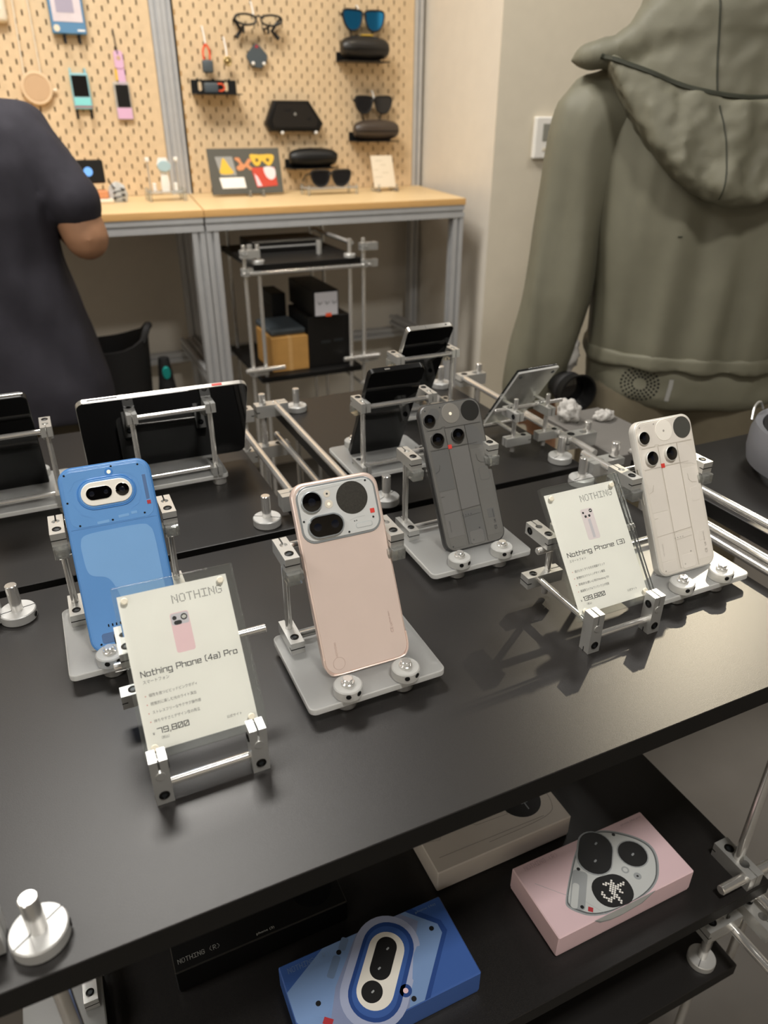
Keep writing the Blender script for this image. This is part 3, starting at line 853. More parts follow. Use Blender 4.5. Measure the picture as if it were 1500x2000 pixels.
p.slab('camera_rim', 37.6, 25.8, 46.0, 24.5, 12, 'blue_mid', 0.0003, 0.0017, 0.0003)
p.slab('camera_bar', 37.6, 25.8, 42.6, 20.8, 10.3, 'bar_white', 0.0003, 0.0026, 0.0005)
p.pill_lens(31.2, 25.5, 21.4, 11.2, 0, 'bar_white', 0.0006, 0.0025, 0.3, eyes=((-0.28, 1), (0.27, 0.8)))
p.lens(50.6, 25.6, 5.7, 'bar_white', 0.0006, 0.0025, 1.06)
p.disc('flash', 42.4, 8.6, 3.6, 'blue_deep', 0.0006, 0.0010); p.disc('flash_lamp', 42.4, 8.6, 1.7, 'led', 0.0010, 0.0013)
p.slab('side_bar', 70.4, 26.6, 2.9, 22.0, 0.3, 'blue_grey', 0.0006, 0.0010); p.slab('red_square', 70.6, 40.6, 3.2, 3.4, 0.2, 'dark_red', 0.0006, 0.0011)
for x, y, w_ in ((30.0, 51.0, 10), (47.5, 48.6, 9), (56.5, 47.4, 5)):
    p.slab('inlay', x, y, w_, 2.4, 0.5, 'blue_light', 0.0006, 0.0009, rot=R(2))
p.line('panel_line', [[(8, 20), (13, 13), (22, 10.5)], [(50, 10), (58, 12), (64, 18), (66, 30), (62, 40), (54, 44)], [(9, 32), (14, 42), (22, 46)]], 0.3, 'blue_line', 0.00092)
for a in ((6.1, 6.2), (45.0, 4.0), (67.2, 6.0), (4.6, 30.0), (10.9, 51.0), (37.9, 50.6), (65.2, 49.4), (8.4, 155.5)): p.screw(*a, m='bolt_black', dz=0.0004)
for i in range(4): p.slab('charge_mark', 17.2+i*3.3, 140.6, 1.1, 2.4, 0.1, 'bolt_black', 0.0006, 0.0008)
p.slab('lower_window', 17.0, 151.0, 14.2, 8.8, 2.2, 'blue_grey', 0.0006, 0.0009)
p.vtext('lettering', 'NOTHING', 8.4, 146, 0.002, 'blue_grey', width=0.012, dots=True)
p.button(-1, 45, 11, 'bezel_silver'); p.button(-1, 60, 18, 'bezel_silver')

def clearback(label, mw, pre, glyph):
    """rectangular see-through back with three camera lenses, a round glyph window and a red square"""
    p = Ph(label, mw, 0.0756, 0.1606, 0.0090, 0.0115, pre+'_frame', pre+'_back')
    A, B, C_, LN, MK = pre+'_a', pre+'_b', pre+'_c', pre+'_line', pre+'_mark'
    p.slab('top_panel', 37.8, 15.4, 68.5, 24.5, 4.5, A, 0.0003, 0.0006)
    p.slab('side_panel', 14.2, 38.8, 22.0, 20.6, 0.6, A, 0.0003, 0.00055)
    p.slab('middle_panel', 38.4, 38.4, 24.0, 20.6, 0.6, A, 0.0003, 0.00055)
    p.poly('corner_panel', [(51.5, 28.6), (59, 29), (67, 34), (71, 44), (72, 54), (66, 52), (51.5, 50)], B, 0.0003, 0.00055)
    p.slab('side_panel', 15.0, 72, 20.4, 44, 0.6, B, 0.0003, 0.0005)
    p.slab('side_panel', 15.4, 120, 19.6, 50, 1.2, C_, 0.0003, 0.0005)
    p.slab('middle_panel', 39.0, 84, 23.2, 67, 0.6, C_, 0.0003, 0.00055)
    p.slab('side_panel', 62.0, 104, 18.6, 96, 1.0, A, 0.0003, 0.0005)
    p.slab('bottom_module', 39.6, 138, 22.6, 36, 2.6, B, 0.0003, 0.0006)
    p.slab('bottom_module', 39.6, 150, 17.0, 14, 2.6, C_, 0.0003, 0.0008)
    p.slab('side_panel', 15.2, 151, 19.0, 11, 1.0, A, 0.0003, 0.0006)
    p.slab('coil_pad', 64, 84, 13, 15, 3.0, B, 0.0003, 0.0006); p.slab('coil_pad', 64, 84, 11.6, 13.6, 2.6, A, 0.0003, 0.0007)
    p.slab('label_patch', 62.5, 128, 8.5, 10, 0.4, B, 0.0003, 0.0007)
    p.line('panel_seam', [[(4.5, 28.2), (22, 28.2), (22.6, 26.4), (27, 26.4), (27.4, 28.2), (71, 28.2)], [(26.2, 28.2), (27.2, 118)], [(50.9, 28.2), (51.2, 118)],
                          [(5, 49.8), (26, 49.6)], [(26.4, 49.4), (62, 49.2)]], 0.32, LN, 0.0008)
    p.line('panel_line', [[(27.4, 118), (28, 156)], [(51.4, 118), (52, 157)], [(5.4, 118.5), (51, 116.6)], [(58, 62), (58.5, 68), (62, 71.5), (68, 72)], [(5, 74), (10, 72), (12, 66)], [(6, 100), (10, 100)], [(28, 126), (50, 125)]], 0.26, LN, 0.0008)
    p.lens(9.8, 17.6, 6.4, pre+'_frame', 0.0022, 0.0005, 1.1); p.lens(14.6, 39.0, 6.9, pre+'_frame', 0.0034, 0.0005, 1.1); p.lens(39.8, 38.0, 6.9, pre+'_frame', 0.0034, 0.0005, 1.1)
    p.disc('sensor_patch', 17.0, 11.6, 6.8, B, 0.0003, 0.0007)
    p.disc('dial_disc', 37.2, 13.2, 10.8, pre+'_disc', 0.0003, 0.0010, n=40); p.disc('flash_lamp', 36.6, 13.6, 1.7 if pre == 'grey' else 1.1, 'led' if pre == 'grey' else 'white_mark', 0.0010, 0.0013)
    p.disc('glyph_disc', 61.2, 13.6, 11.2, glyph, 0.0003, 0.0012, n=40)
    p.slab('red_square', 28.4, 48.6, 4.4, 4.4, 0.2, 'red', 0.0003, 0.0011)
    for a in ((7.2, 6.4), (25.6, 5.2), (67.8, 5.0), (44.6, 141), (34.5, 152.5), (8.4, 154.5)): p.screw(*a, r=0.8, m=pre+'_mark', dz=0.0003)
    for i in range(4): p.disc('charge_mark', 27.5+i*3.4, 124, 0.6, MK, 0.0006, 0.0008, n=10)
    p.vtext('lettering', 'NOTHING', 10.0, 139, 0.002, MK, width=0.0125, dots=True)
    g = G(); a = p.P(66.2, 147.0); g.T = TR(a[0], a[1], 0.0003) @ RZ(pi/2)
    text_geo(g, 'CE', 0, 0, 0.0042, 0.0006, 0); text_geo(g, 'UK', 0.0075, 0, 0.0032, 0.0006, 0); text_geo(g, 'Model A024', 0.013, 0.0008, 0.0019, 0.0006, 0)
    g.link('lettering', MK, p.t)
    p.button(-1, 52, 10, 'bezel_silver' if pre == 'white' else 'grey_line'); p.button(-1, 76, 16, 'bezel_silver' if pre == 'white' else 'grey_line')
    return p
clearback('dark grey phone with a see-through back and three lenses', frame_mw(0.3765, 0.5730, 0.9165, TL, R(0.8)), 'grey', 'glyph_black')
clearback('white phone with a see-through back and three black lenses', frame_mw(0.5500, 0.4410, 0.9165, TL, R(-0.6)), 'white', 'glyph_grey')

# phones and tablet facing the far side: their screens are towards us
def screen_device(name, label, mw, W, L, T, rad, rim, cat):
    t = thing(name, label, cat, mw=mw)
    o = rrect(0, L/2, W, L, rad, 8)
    g = G(); rings = []
    for d, z in ((0.0006, -T), (0.0, -T+0.0006), (0, -0.0008), (0.0006, 0.0)):
        rings.append([(q[0], q[1], z) for q in (inset(o, d) if d else o)])
    g.loft(rings, 0).link('frame', rim, t)
    G().prism(rrect(0, L/2, W-0.0012, L-0.0012, rad-0.0004, 8), -T-0.0004, -T+0.0004, 0).link('screen', 'screen_black', t)
    G().prism(rrect(0, L/2, W-0.004, L-0.004, rad-0.001, 8), -0.0004, 0.0004, 0).link('back_panel', 'grey_back', t)
    G().prism(rrect(-W*0.24, L-0.020, W*0.36, 0.026, 0.008, 6), 0.0003, 0.0022, 0, ch=0.0004).link('camera_plate', 'black_plastic', t)
    return t
t = screen_device('smartphone', 'black-framed phone with a dark glossy screen, the nearer one on the back right table', frame_mw(0.381, 0.866, 0.9165, TL, pi+R(-1)), 0.0756, 0.1606, 0.0085, 0.007, 'bezel_black', 'phone')
G().box((0.010, 0.1602, -0.0058), (0.017, 0.1611, -0.0036), 0.0002).link('side_button', 'bezel_silver', t)
t = screen_device('smartphone', 'silver-framed phone with a dark glossy screen, farthest back on the back right table', frame_mw(0.512, 1.029, 0.9165, TL, pi), 0.0776, 0.1600, 0.0090, 0.006, 'bezel_silver', 'phone')
G().cyl((-0.026, 0.1598, -0.0045), (-0.026, 0.1603, -0.0045), 0.0015, 10).link('speaker_hole', 'hole_black', t)
G().box((0.008, 0.1597, -0.0085), (0.0086, 0.1602, -0.0005)).link('antenna_line', 'ink_grey', t)
t = screen_device('tablet', 'wide black-glass tablet with a silver rim and a small red key', frame_mw(0.113, 0.947, 0.9160, R(25.5), pi+R(-1.0)), 0.207, 0.1290, 0.0070, 0.010, 'bezel_silver', 'tablet')
G().box((-0.071, 0.1286, -0.0054), (-0.058, 0.1296, -0.0016), 0.0003).link('red_key', 'red', t)
G().box((0.055, 0.1286, -0.0050), (0.090, 0.1292, -0.0020), 0.0002).link('speaker_slot', 'ink_grey', t)
t = screen_device('smartphone', 'phone with a dark glossy screen cut off by the left edge of the picture', frame_mw(-0.078, 0.947, 0.9165, TL, pi), 0.0780, 0.1620, 0.0090, 0.007, 'black_plastic', 'phone')
G().tube([(-0.036, 0.1620, -0.0045), (0.036, 0.1620, -0.0045)], 0.0012, 6).link('edge_strip', 'bezel_silver', t)

# ------------------------------------------------------------------ boxes on the lower shelf
mat('box_pink', '#e3c6cb', 0.55); mat('box_pink_side', '#e0c2c9', 0.55); mat('box_silver', '#c6c9c8', 0.5); mat('box_dark', '#5d6163', 0.5); mat('box_grey', '#9da1a3', 0.5); mat('box_pinkink', '#b79aa2', 0.6)
mat('box_blue', '#3f62a8', 0.4); mat('box_blue_side', '#35548f', 0.45); mat('box_sky', '#7c9ac8', 0.45); mat('box_mauve', '#8792b4', 0.45); mat('box_mauve_light', '#a9b2cf', 0.45); mat('box_navy', '#2b4a8c', 0.4); mat('box_bluegrey', '#6f86a8', 0.5)
mat('box_blueink', '#7f97b4', 0.6); mat('box_black', '#0d0d0d', 0.35); mat('box_black_ink', '#9c9c98', 0.5); mat('box_white', '#c9c2ba', 0.6); mat('box_white_line', '#8f8883', 0.6); mat('box_blackprint', '#141415', 0.5)
mat('box_rubber', '#0f0f10', 0.2)

def carton(name, label, x, y, z, w_, d_, h_, m, rz=0.0, bev=0.0012, group='phone boxes on the lower shelf'):
    t = thing(name, label, 'box', (x, y, z), (0, 0, rz), group)
    G().box((0, 0, 0), (w_, d_, h_*0.86), bev).link('tray', m, t)
    G().box((-0.0006, -0.0006, h_*0.10), (w_+0.0006, d_+0.0006, h_), bev).link('lid', m, t)
    return t
SH = 0.5634
def flat(t, name, pts, m, z, k=0, th=0.00006):
    q = smooth(pts, k, True) if k else pts
    return G().prism(q, z-th, z, 0).link(name, m, t)
# pink box: local coordinates are world minus its corner
X0, Y0, BZ = 0.3475, 0.3255, 0.0330
t = carton('phone_box', 'pink phone box printed with a silver camera plate', X0, Y0, SH, 0.181, 0.085, BZ, 'box_pink')
def L2(pts): return [(a-X0, b-Y0) for a, b in pts]
z = BZ+0.0001
plate = [(0.438, 0.4102), (0.4690, 0.4102), (0.5040, 0.3800), (0.5050, 0.3565), (0.4740, 0.3255), (0.4000, 0.3255), (0.3765, 0.3480), (0.3810, 0.3580)]
def grow(p, k): return [(min(0.5280, 0.441+(a-0.441)*k), min(0.4104, max(0.3256, 0.366+(b-0.366)*k))) for a, b in p]
flat(t, 'printed_rim', L2(grow(chaikin(plate), 1.05)), 'box_grey', z)
flat(t, 'printed_rim', L2(grow(chaikin(plate), 1.015)), 'box_dark', z+0.00004)
flat(t, 'printed_plate', L2(grow(chaikin(plate), 0.985)), 'box_silver', z+0.00008)
def pr(name, cx, cy, w_, h_, r, rot, m, dz=0.00016, n=6): return G().prism(rrect(cx-X0, cy-Y0, w_, h_, r, n, rot), z+dz-0.00006, z+dz).link(name, m, t)
pr('printed_panel', 0.3985, 0.3600, 0.016, 0.046, 0.004, R(-42), 'box_grey')
pr('printed_panel', 0.3905, 0.3560, 0.007, 0.030, 0.003, R(-42), 'box_silver', 0.00022)
pr('printed_lens', 0.4430, 0.3885, 0.0570, 0.0400, 0.0195, R(47), 'box_grey'); pr('printed_lens', 0.4435, 0.3885, 0.0540, 0.0370, 0.0182, R(47), 'box_blackprint', 0.00022)
pr('printed_lens', 0.4812, 0.3698, 0.0350, 0.0350, 0.0174, 0, 'box_grey'); pr('printed_lens', 0.4812, 0.3698, 0.0322, 0.0322, 0.0160, 0, 'box_blackprint', 0.00022)
for cx, cy in ((0.4520, 0.3975), (0.4370, 0.3800), (0.4808, 0.3690)): pr('printed_glint', cx, cy, 0.0042, 0.0022, 0.0010, R(20), 'box_grey', 0.00028); 
pr('printed_glyph', 0.4310, 0.3440, 0.0440, 0.0360, 0.0165, R(-10), 'box_blackprint', 0.00022)
pr('printed_flash', 0.4600, 0.3575, 0.0085, 0.0085, 0.0042, 0, 'box_grey'); pr('printed_flash', 0.4600, 0.3575, 0.0050, 0.0050, 0.0025, 0, 'box_silver', 0.00022)
pr('printed_sensor', 0.4672, 0.3460, 0.0085, 0.0085, 0.0042, 0, 'box_grey'); pr('printed_sensor', 0.4672, 0.3460, 0.0025, 0.0025, 0.0012, 0, 'box_blackprint', 0.00022)
pr('printed_red_square', 0.3957, 0.3366, 0.0052, 0.0052, 0.0002, R(-42), 'dark_red', 0.00022)
for cx, cy in ((0.4781, 0.3985), (0.4134, 0.3798), (0.3893, 0.3425)): pr('printed_screw', cx, cy, 0.0040, 0.0040, 0.0019, 0, 'box_blackprint', 0.00022)
g = G(); g.T = TR(0.4310-X0, 0.3440-Y0, z+0.0003) @ RZ(R(-46))
ROWS = ['000000001', '000100011', '000110110', '011111100', '110111110', '000111011', '000111000', '000011100', '100001110', '110011011', '011110001', '000110000']
for j, row in enumerate(ROWS):
    for i, b in enumerate(row):
        if b == '1':
            x_, y_ = (i-4)*0.0025, (5.5-j)*0.0025
            g.prism(rrect(x_, y_, 0.0020, 0.0020, 0.0004, 2), 0, 0.00003)
g.link('printed_dots', 'paper', t)
g = G(); dot_text(g, 'NOTHING (R)', 0.3590-X0, 0.4075-Y0, 0.044, 0.0056, z+0.0001); text_geo(g, 'phone (4a) pro', 0.494-X0, 0.404-Y0, 0.0034, z+0.0001, width=0.030); g.link('lettering', 'box_pinkink', t)
# print that runs over the front face
g = G(); g.T = TR(0, -0.0007, 0) @ RX(pi/2)
g.prism([(0.044, 0.033), (0.126, 0.033), (0.110, 0.0215), (0.082, 0.0185), (0.066, 0.0200), (0.052, 0.0250)], -0.0001, 0.0001); g.link('printed_rim', 'box_grey', t)
g = G(); g.T = TR(0, -0.0008, 0) @ RX(pi/2)
g.prism([(0.046, 0.033), (0.123, 0.033), (0.108, 0.0230), (0.083, 0.0200), (0.068, 0.0214), (0.054, 0.0265)], -0.0001, 0.0001); g.link('printed_plate', 'box_silver', t)
# curved hairline on the pink lid
g = G(); g.tube([(0.012, 0.060, z), (0.030, 0.040, z), (0.048, 0.022, z), (0.060, 0.0, z)], 0.0002, 4); g.link('printed_line', 'box_grey', t)

# blue box
X0, Y0, BZ = 0.0800, 0.3300, 0.0330
t = carton('phone_box', 'blue phone box printed with a white camera pill', X0, Y0, SH, 0.1775, 0.086, BZ, 'box_blue')
z = BZ+0.0001
def pr(name, cx, cy, w_, h_, r, rot, m, dz=0.00016, n=6): return G().prism(rrect(cx-X0, cy-Y0, w_, h_, r, n, rot), z+dz-0.00006, z+dz).link(name, m, t)
def clipb(pts): return [(min(0.2570, max(0.0798, a)), min(0.4155, max(0.3298, b))) for a, b in pts]
flat(t, 'printed_edge', L2(clipb([(0.1990, 0.4155), (0.2250, 0.4155), (0.2470, 0.3920), (0.2480, 0.3800), (0.2020, 0.3298), (0.1000, 0.3298), (0.1480, 0.4155)])), 'box_navy', z+0.00001)
flat(t, 'printed_body', L2(clipb([(0.1960, 0.4155), (0.2170, 0.4155), (0.2420, 0.3900), (0.2420, 0.3800), (0.1960, 0.3298), (0.1000, 0.3298), (0.0800, 0.3620), (0.0800, 0.3900), (0.1250, 0.4155)])), 'box_sky', z+0.00006)
flat(t, 'printed_body', L2(clipb([(0.1620, 0.4155), (0.2110, 0.4155), (0.2250, 0.4010), (0.2140, 0.3850), (0.1800, 0.3298), (0.1130, 0.3298), (0.1080, 0.3480), (0.1240, 0.3760)])), 'box_mauve', z+0.00012)
pr('printed_ring', 0.1700, 0.3725, 0.110, 0.066, 0.032, R(50), 'box_mauve_light', 0.00020, 8)
pr('printed_ring', 0.1708, 0.3722, 0.096, 0.052, 0.025, R(50), 'box_navy', 0.00026, 8)
pr('printed_ring', 0.1704, 0.3722, 0.088, 0.044, 0.021, R(50), 'box_blue', 0.00032, 8)
pr('printed_bar', 0.1700, 0.3724, 0.076, 0.036, 0.0178, R(50), 'bar_white', 0.00038, 8)
pr('printed_lens', 0.1768, 0.3815, 0.043, 0.021, 0.0103, R(50), 'box_blackprint', 0.00044, 8)
pr('printed_lens', 0.1538, 0.3573, 0.0205, 0.0205, 0.0102, 0, 'box_blackprint', 0.00044, 8)
for cx, cy in ((0.1845, 0.3880), (0.1690, 0.3740), (0.1545, 0.3570)): pr('printed_glint', cx, cy, 0.0034, 0.0018, 0.0008, R(20), 'box_grey', 0.0005)
pr('printed_flash', 0.1834, 0.3449, 0.0120, 0.0120, 0.006, 0, 'box_navy', 0.00026); pr('printed_flash', 0.1834, 0.3449, 0.0050, 0.0050, 0.0025, 0, 'print_pink', 0.00032)
for cx, cy in ((0.2341, 0.3882), (0.1387, 0.4051), (0.1038, 0.3688), (0.1873, 0.3352)): pr('printed_screw', cx, cy, 0.0050, 0.0050, 0.0024, 0, 'box_blackprint', 0.00026)
pr('printed_panel', 0.1290, 0.3940, 0.022, 0.0075, 0.002, R(50), 'box_bluegrey', 0.00018); pr('printed_panel', 0.1460, 0.4110, 0.013, 0.0075, 0.002, R(50), 'box_bluegrey', 0.00018); pr('printed_panel', 0.1165, 0.3815, 0.011, 0.0075, 0.002, R(50), 'box_sky', 0.00020)
flat(t, 'printed_panel', L2([(0.0980, 0.3700), (0.1050, 0.3770), (0.1150, 0.3720), (0.1140, 0.3620), (0.1060, 0.3540), (0.0930, 0.3620)]), 'box_sky', z+0.0002)
pr('printed_red_square', 0.1067, 0.3505, 0.0090, 0.0060, 0.0003, R(-40), 'dark_red', 0.00026)
flat(t, 'printed_panel', L2([(0.205, 0.372), (0.212, 0.378), (0.224, 0.376), (0.196, 0.345), (0.194, 0.352)]), 'box_sky', z+0.00022)
g = G(); dot_text(g, 'NOTHING (R)', 0.0868-X0, 0.4112-Y0, 0.043, 0.0056, z+0.0002); text_geo(g, 'phone (4a)', 0.226-X0, 0.409-Y0, 0.0034, z+0.0002, width=0.024); g.link('lettering', 'box_blueink', t)
# black box
X0, Y0 = -0.013, 0.4520
t = carton('phone_box', 'glossy black phone box in the shade under the table edge', X0, Y0, SH, 0.179, 0.086, 0.0330, 'box_black')
g = G(); dot_text(g, 'NOTHING (R)', 0.004, 0.0125, 0.042, 0.0050, 0.0331); text_geo(g, 'phone (3)', 0.082, 0.004, 0.0034, 0.0331, width=0.019); g.link('lettering', 'box_black_ink', t)
pr = None
G().prism(circ(0.150, 0.030, 0.022), 0.03301, 0.03308).link('printed_disc', 'box_rubber', t)
# white box
X0, Y0 = 0.2700, 0.4400
t = carton('phone_box', 'white phone box with thin grey outline print, half under the table edge', X0, Y0, SH, 0.179, 0.086, 0.0330, 'box_white')
z = 0.0331
G().prism(circ(0.137, 0.046, 0.026, 32), z, z+0.00006).link('printed_disc', 'box_blackprint', t)
g = G()
g.tube([(0.060, 0.080, z), (0.055, 0.052, z), (0.070, 0.036, z), (0.112, 0.034, z), (0.116, 0.058, z)], 0.00025, 4)
g.tube([(x_, y_, z) for x_, y_ in smooth([(0.072, 0.010), (0.150, 0.012), (0.170, 0.026), (0.172, 0.060), (0.160, 0.082)], 4)], 0.0003, 4)
g.tube([(0.004, 0.040, z), (0.022, 0.036, z), (0.034, 0.052, z), (0.030, 0.080, z)], 0.00025, 4)
g.tube([(0.010, 0.016, z), (0.150, 0.014, z)], 0.0003, 4)
g.link('printed_line', 'box_white_line', t)
g = G(); dot_text(g, 'T', 0.135, 0.040, 0.009, 0.011, z+0.0002, 0, 0.8); g.link('printed_dots', 'box_grey', t)
pr2 = G(); pr2.prism(circ(0.170, 0.060, 0.0022), z, z+0.00006); pr2.link('printed_dot', 'dark_red', t)
# small clear riser at the left end of the shelf
t = thing('acrylic_riser', 'clear acrylic riser with a metal clamp on the lower shelf at the bottom left', 'stand', (-0.128, 0.420, SH))
G().box((-0.02, 0.0, 0.03), (0.05, 0.09, 0.036), 0.001).link('top_plate', 'frost', t)
for x_ in (-0.014, 0.044):
    G().box((x_-0.003, 0.004, 0), (x_+0.003, 0.086, 0.030), 0.0006).link('side_plate', 'clear_block', t)
clamp(t, TR(0.040, 0.030, 0.0362), CL)
# ------------------------------------------------------------------ bench in the alcove
mat('slot_shade_brown', '#94754e', 0.8)  # brown that stands for the shade seen through the pegboard slots
def tslot(w_=0.036, d_=0.036, s=0.008, dp=0.009):
    a, b, h = w_/2, d_/2, s/2
    return [(a, -b), (a, -h), (a-dp, -h), (a-dp, h), (a, h), (a, b), (h, b), (h, b-dp), (-h, b-dp), (-h, b), (-a, b), (-a, h), (-a+dp, h), (-a+dp, -h), (-a, -h), (-a, -b), (-h, -b), (-h, -b+dp), (h, -b+dp), (h, -b)]
def profile(name, parent, a, b, w_=0.036, d_=0.036, m='frame_alu'):
    a = Vector(a); b = Vector(b); d = b-a; L = d.length
    g = G()
    if abs(d.z) > 0.5*L: q = Matrix.Identity(4)
    elif abs(d.x) > 0.5*L: q = RZ(pi/2) @ RX(pi/2) @ I4; q = Matrix(((0, 0, 1, 0), (1, 0, 0, 0), (0, 1, 0, 0), (0, 0, 0, 1)))
    else: q = Matrix(((1, 0, 0, 0), (0, 0, 1, 0), (0, 1, 0, 0), (0, 0, 0, 1)))
    o = tslot(w_, d_)
    g.prism(o, 0, L)
    return g.link(name, m, parent, Matrix.Translation(a) @ q)
BZ = 1.096
tb = thing('workbench', 'right workbench with a pale wood top on silver metal legs below the pegboard', 'workbench', (0.9, 2.45, 0))
def bpt(x, y, z): return (x-0.9, y-2.45, z)
g = G(); g.prism([(0.4565-0.9, 2.200-2.45), (1.302-0.9, 2.200-2.45), (1.392-0.9, 2.735-2.45), (0.520-0.9, 2.735-2.45)], BZ-0.019, BZ, 1, ch=0.001, mtop=0)
g.link('wood_top', ['bench_wood', 'bench_edge'], tb)
profile('front_rail', tb, bpt(0.458, 2.220, 1.058), bpt(1.30, 2.220, 1.058), 0.036, 0.038)
for x_, y_ in ((0.4745, 2.222), (1.281, 2.222)): profile('leg', tb, bpt(x_, y_, 0.0), bpt(x_, y_, 1.038))
for x_ in (0.512, 1.371): profile('back_post', tb, bpt(x_, 2.715, 0.0), bpt(x_, 2.715, 2.45), 0.034, 0.040)
profile('lower_rail', tb, bpt(0.53, 2.715, 0.545), bpt(1.355, 2.715, 0.545))
profile('lower_rail', tb, bpt(0.480, 2.24, 0.600), bpt(0.512, 2.69, 0.600))
profile('lower_rail', tb, bpt(1.283, 2.24, 0.600), bpt(1.365, 2.69, 0.600))
tl = thing('workbench', 'left workbench with a pale wood top in front of the man in the dark shirt', 'workbench', (-0.4, 2.45, 0))
def lpt(x, y, z): return (x+0.4, y-2.45, z)
g = G(); g.prism([(-1.3+0.4, 2.200-2.45), (0.4545+0.4, 2.200-2.45), (0.518+0.4, 2.735-2.45), (-1.3+0.4, 2.735-2.45)], BZ-0.019, BZ, 1, ch=0.001, mtop=0)
g.link('wood_top', ['bench_wood', 'bench_edge'], tl)
profile('front_rail', tl, lpt(-1.3, 2.220, 1.058), lpt(0.452, 2.220, 1.058), 0.036, 0.038)
for x_, y_ in ((0.4355, 2.222), (-1.28, 2.222)): profile('leg', tl, lpt(x_, y_, 0.0), lpt(x_, y_, 1.038))
for x_ in (0.477, -1.28): profile('back_post', tl, lpt(x_, 2.715, 0.0), lpt(x_, 2.715, 2.45), 0.034, 0.040)
profile('lower_rail', tl, lpt(-1.26, 2.715, 0.545), lpt(0.46, 2.715, 0.545))
profile('lower_rail', tl, lpt(0.440, 2.24, 0.600), lpt(0.476, 2.69, 0.600))

def pegboard(name, label, x0, x1, z0, z1, ax, az):
    """5 mm board with staggered 5 x 15 mm slots, 40 mm apart; real holes"""
    t = thing(name, label, 'pegboard', ((x0+x1)/2, 2.70, z0))
    cx = (x0+x1)/2; v = []; f = []
    def quad(p): n = len(v); v.extend(p); f.append((n, n+1, n+2, n+3))
    i0 = math.ceil((x0-ax)/0.02); i1 = math.floor((x1-ax)/0.02)
    j0 = math.ceil((z0-az)/0.02); j1 = math.floor((z1-az)/0.02)
    Y0, Y1 = -0.005, 0.0
    X = lambda i: ax+i*0.02-0.01-cx
    Zf = lambda j: az+j*0.02-0.01-z0
    xa, xb, za, zb = X(i0), X(i1), Zf(j0), Zf(j1)
    for a, b, c, d in ((x0-cx, x1-cx, 0, za), (x0-cx, x1-cx, zb, z1-z0), (x0-cx, xa, za, zb), (xb, x1-cx, za, zb)):
        quad([(a, Y0, c), (b, Y0, c), (b, Y0, d), (a, Y0, d)])
    for i in range(i0, i1):
        for j in range(j0, j1):
            a, b, c, d = X(i), X(i+1), Zf(j), Zf(j+1)
            if (i+j) % 2:
                quad([(a, Y0, c), (b, Y0, c), (b, Y0, d), (a, Y0, d)]); continue
            e, h = (a+b)/2, (c+d)/2
            p, q, r_, s_ = e-0.0023, e+0.0023, h-0.0072, h+0.0072
            quad([(a, Y0, c), (p, Y0, c), (p, Y0, d), (a, Y0, d)]); quad([(q, Y0, c), (b, Y0, c), (b, Y0, d), (q, Y0, d)])
            quad([(p, Y0, c), (q, Y0, c), (q, Y0, r_), (p, Y0, r_)]); quad([(p, Y0, s_), (q, Y0, s_), (q, Y0, d), (p, Y0, d)])
            quad([(p, Y0, r_), (p, Y0, s_), (p, Y1, s_), (p, Y1, r_)]); quad([(q, Y0, r_), (q, Y1, r_), (q, Y1, s_), (q, Y0, s_)])
            quad([(p, Y0, r_), (p, Y1, r_), (q, Y1, r_), (q, Y0, r_)]); quad([(p, Y0, s_), (q, Y0, s_), (q, Y1, s_), (p, Y1, s_)])
    me = bpy.data.meshes.new('slotted_board'); me.from_pydata(v, [], f); me.materials.append(MATS['peg_wood'])
    put('slotted_board', me, t)
    fr = 0.004
    G().box((x0-cx, -0.0049, -0.0), (x0-cx+fr, 0.012, z1-z0)).link('board_edge', 'bench_edge', t)
    G().box((x1-cx-fr, -0.0049, 0), (x1-cx, 0.012, z1-z0)).link('board_edge', 'bench_edge', t)
    G().box((x0-cx, 0.014, 0), (x1-cx, 0.018, z1-z0)).link('slot_shade_sheet', 'slot_shade_brown', t)  # added sheet, its colour sets the slots' shade
    return t
pegboard('pegboard', 'right pegboard hung with sunglasses and cases', 0.531, 1.352, BZ+0.001, 2.30, 0.8941, 1.6445)
pegboard('pegboard', 'left pegboard hung with the blue box, round cream charger and pink strap', -1.26, 0.458, BZ+0.001, 2.30, 0.2845, 1.6033)

# ------------------------------------------------------------------ things on the pegboard
PY = 2.694
def pegthing(name, label, cat, x, z, group=None, rot=(0, 0, 0), dy=0.0): return thing(name, label, cat, (x, PY-dy, z), rot, group)
def peg(t, x, z, ln, m, r=0.003):
    G().cyl((x, 0.006, z), (x, -ln, z), r, 10, ch=0.0006).link('peg', m, t)
mat('pb_blue', '#5b88ad', 0.5); mat('pb_pic', '#d9cdd0', 0.5, var=0.15, vscale=12); mat('pb_grey', '#a79fb0', 0.5); mat('cream', '#e6d9c2', 0.5); mat('beige', '#c9a884', 0.55); mat('teal', '#93c2c9', 0.45); mat('cyan', '#8bdcdc', 0.4)
mat('ring_tan', '#dcc09c', 0.55); mat('strap_pink', '#dbb1cf', 0.6); mat('yellow', '#e3bb45', 0.5); mat('orange', '#e85a35', 0.5); mat('slate', '#4c5459', 0.5); mat('shade_black', '#151413', 0.35); mat('case_brown', '#463c34', 0.35); mat('case_black', '#24211e', 0.38)
mat('mirror_blue', '#2f8fd0', 0.08, 0.85); mat('dark_lens', '#17171a', 0.1, spec=0.7); mat('grey_board', '#57564f', 0.7); mat('cork', '#d48f62', 0.7); mat('print_red', '#c94a38', 0.6); mat('brass', '#b7a170', 0.3, 0.9)

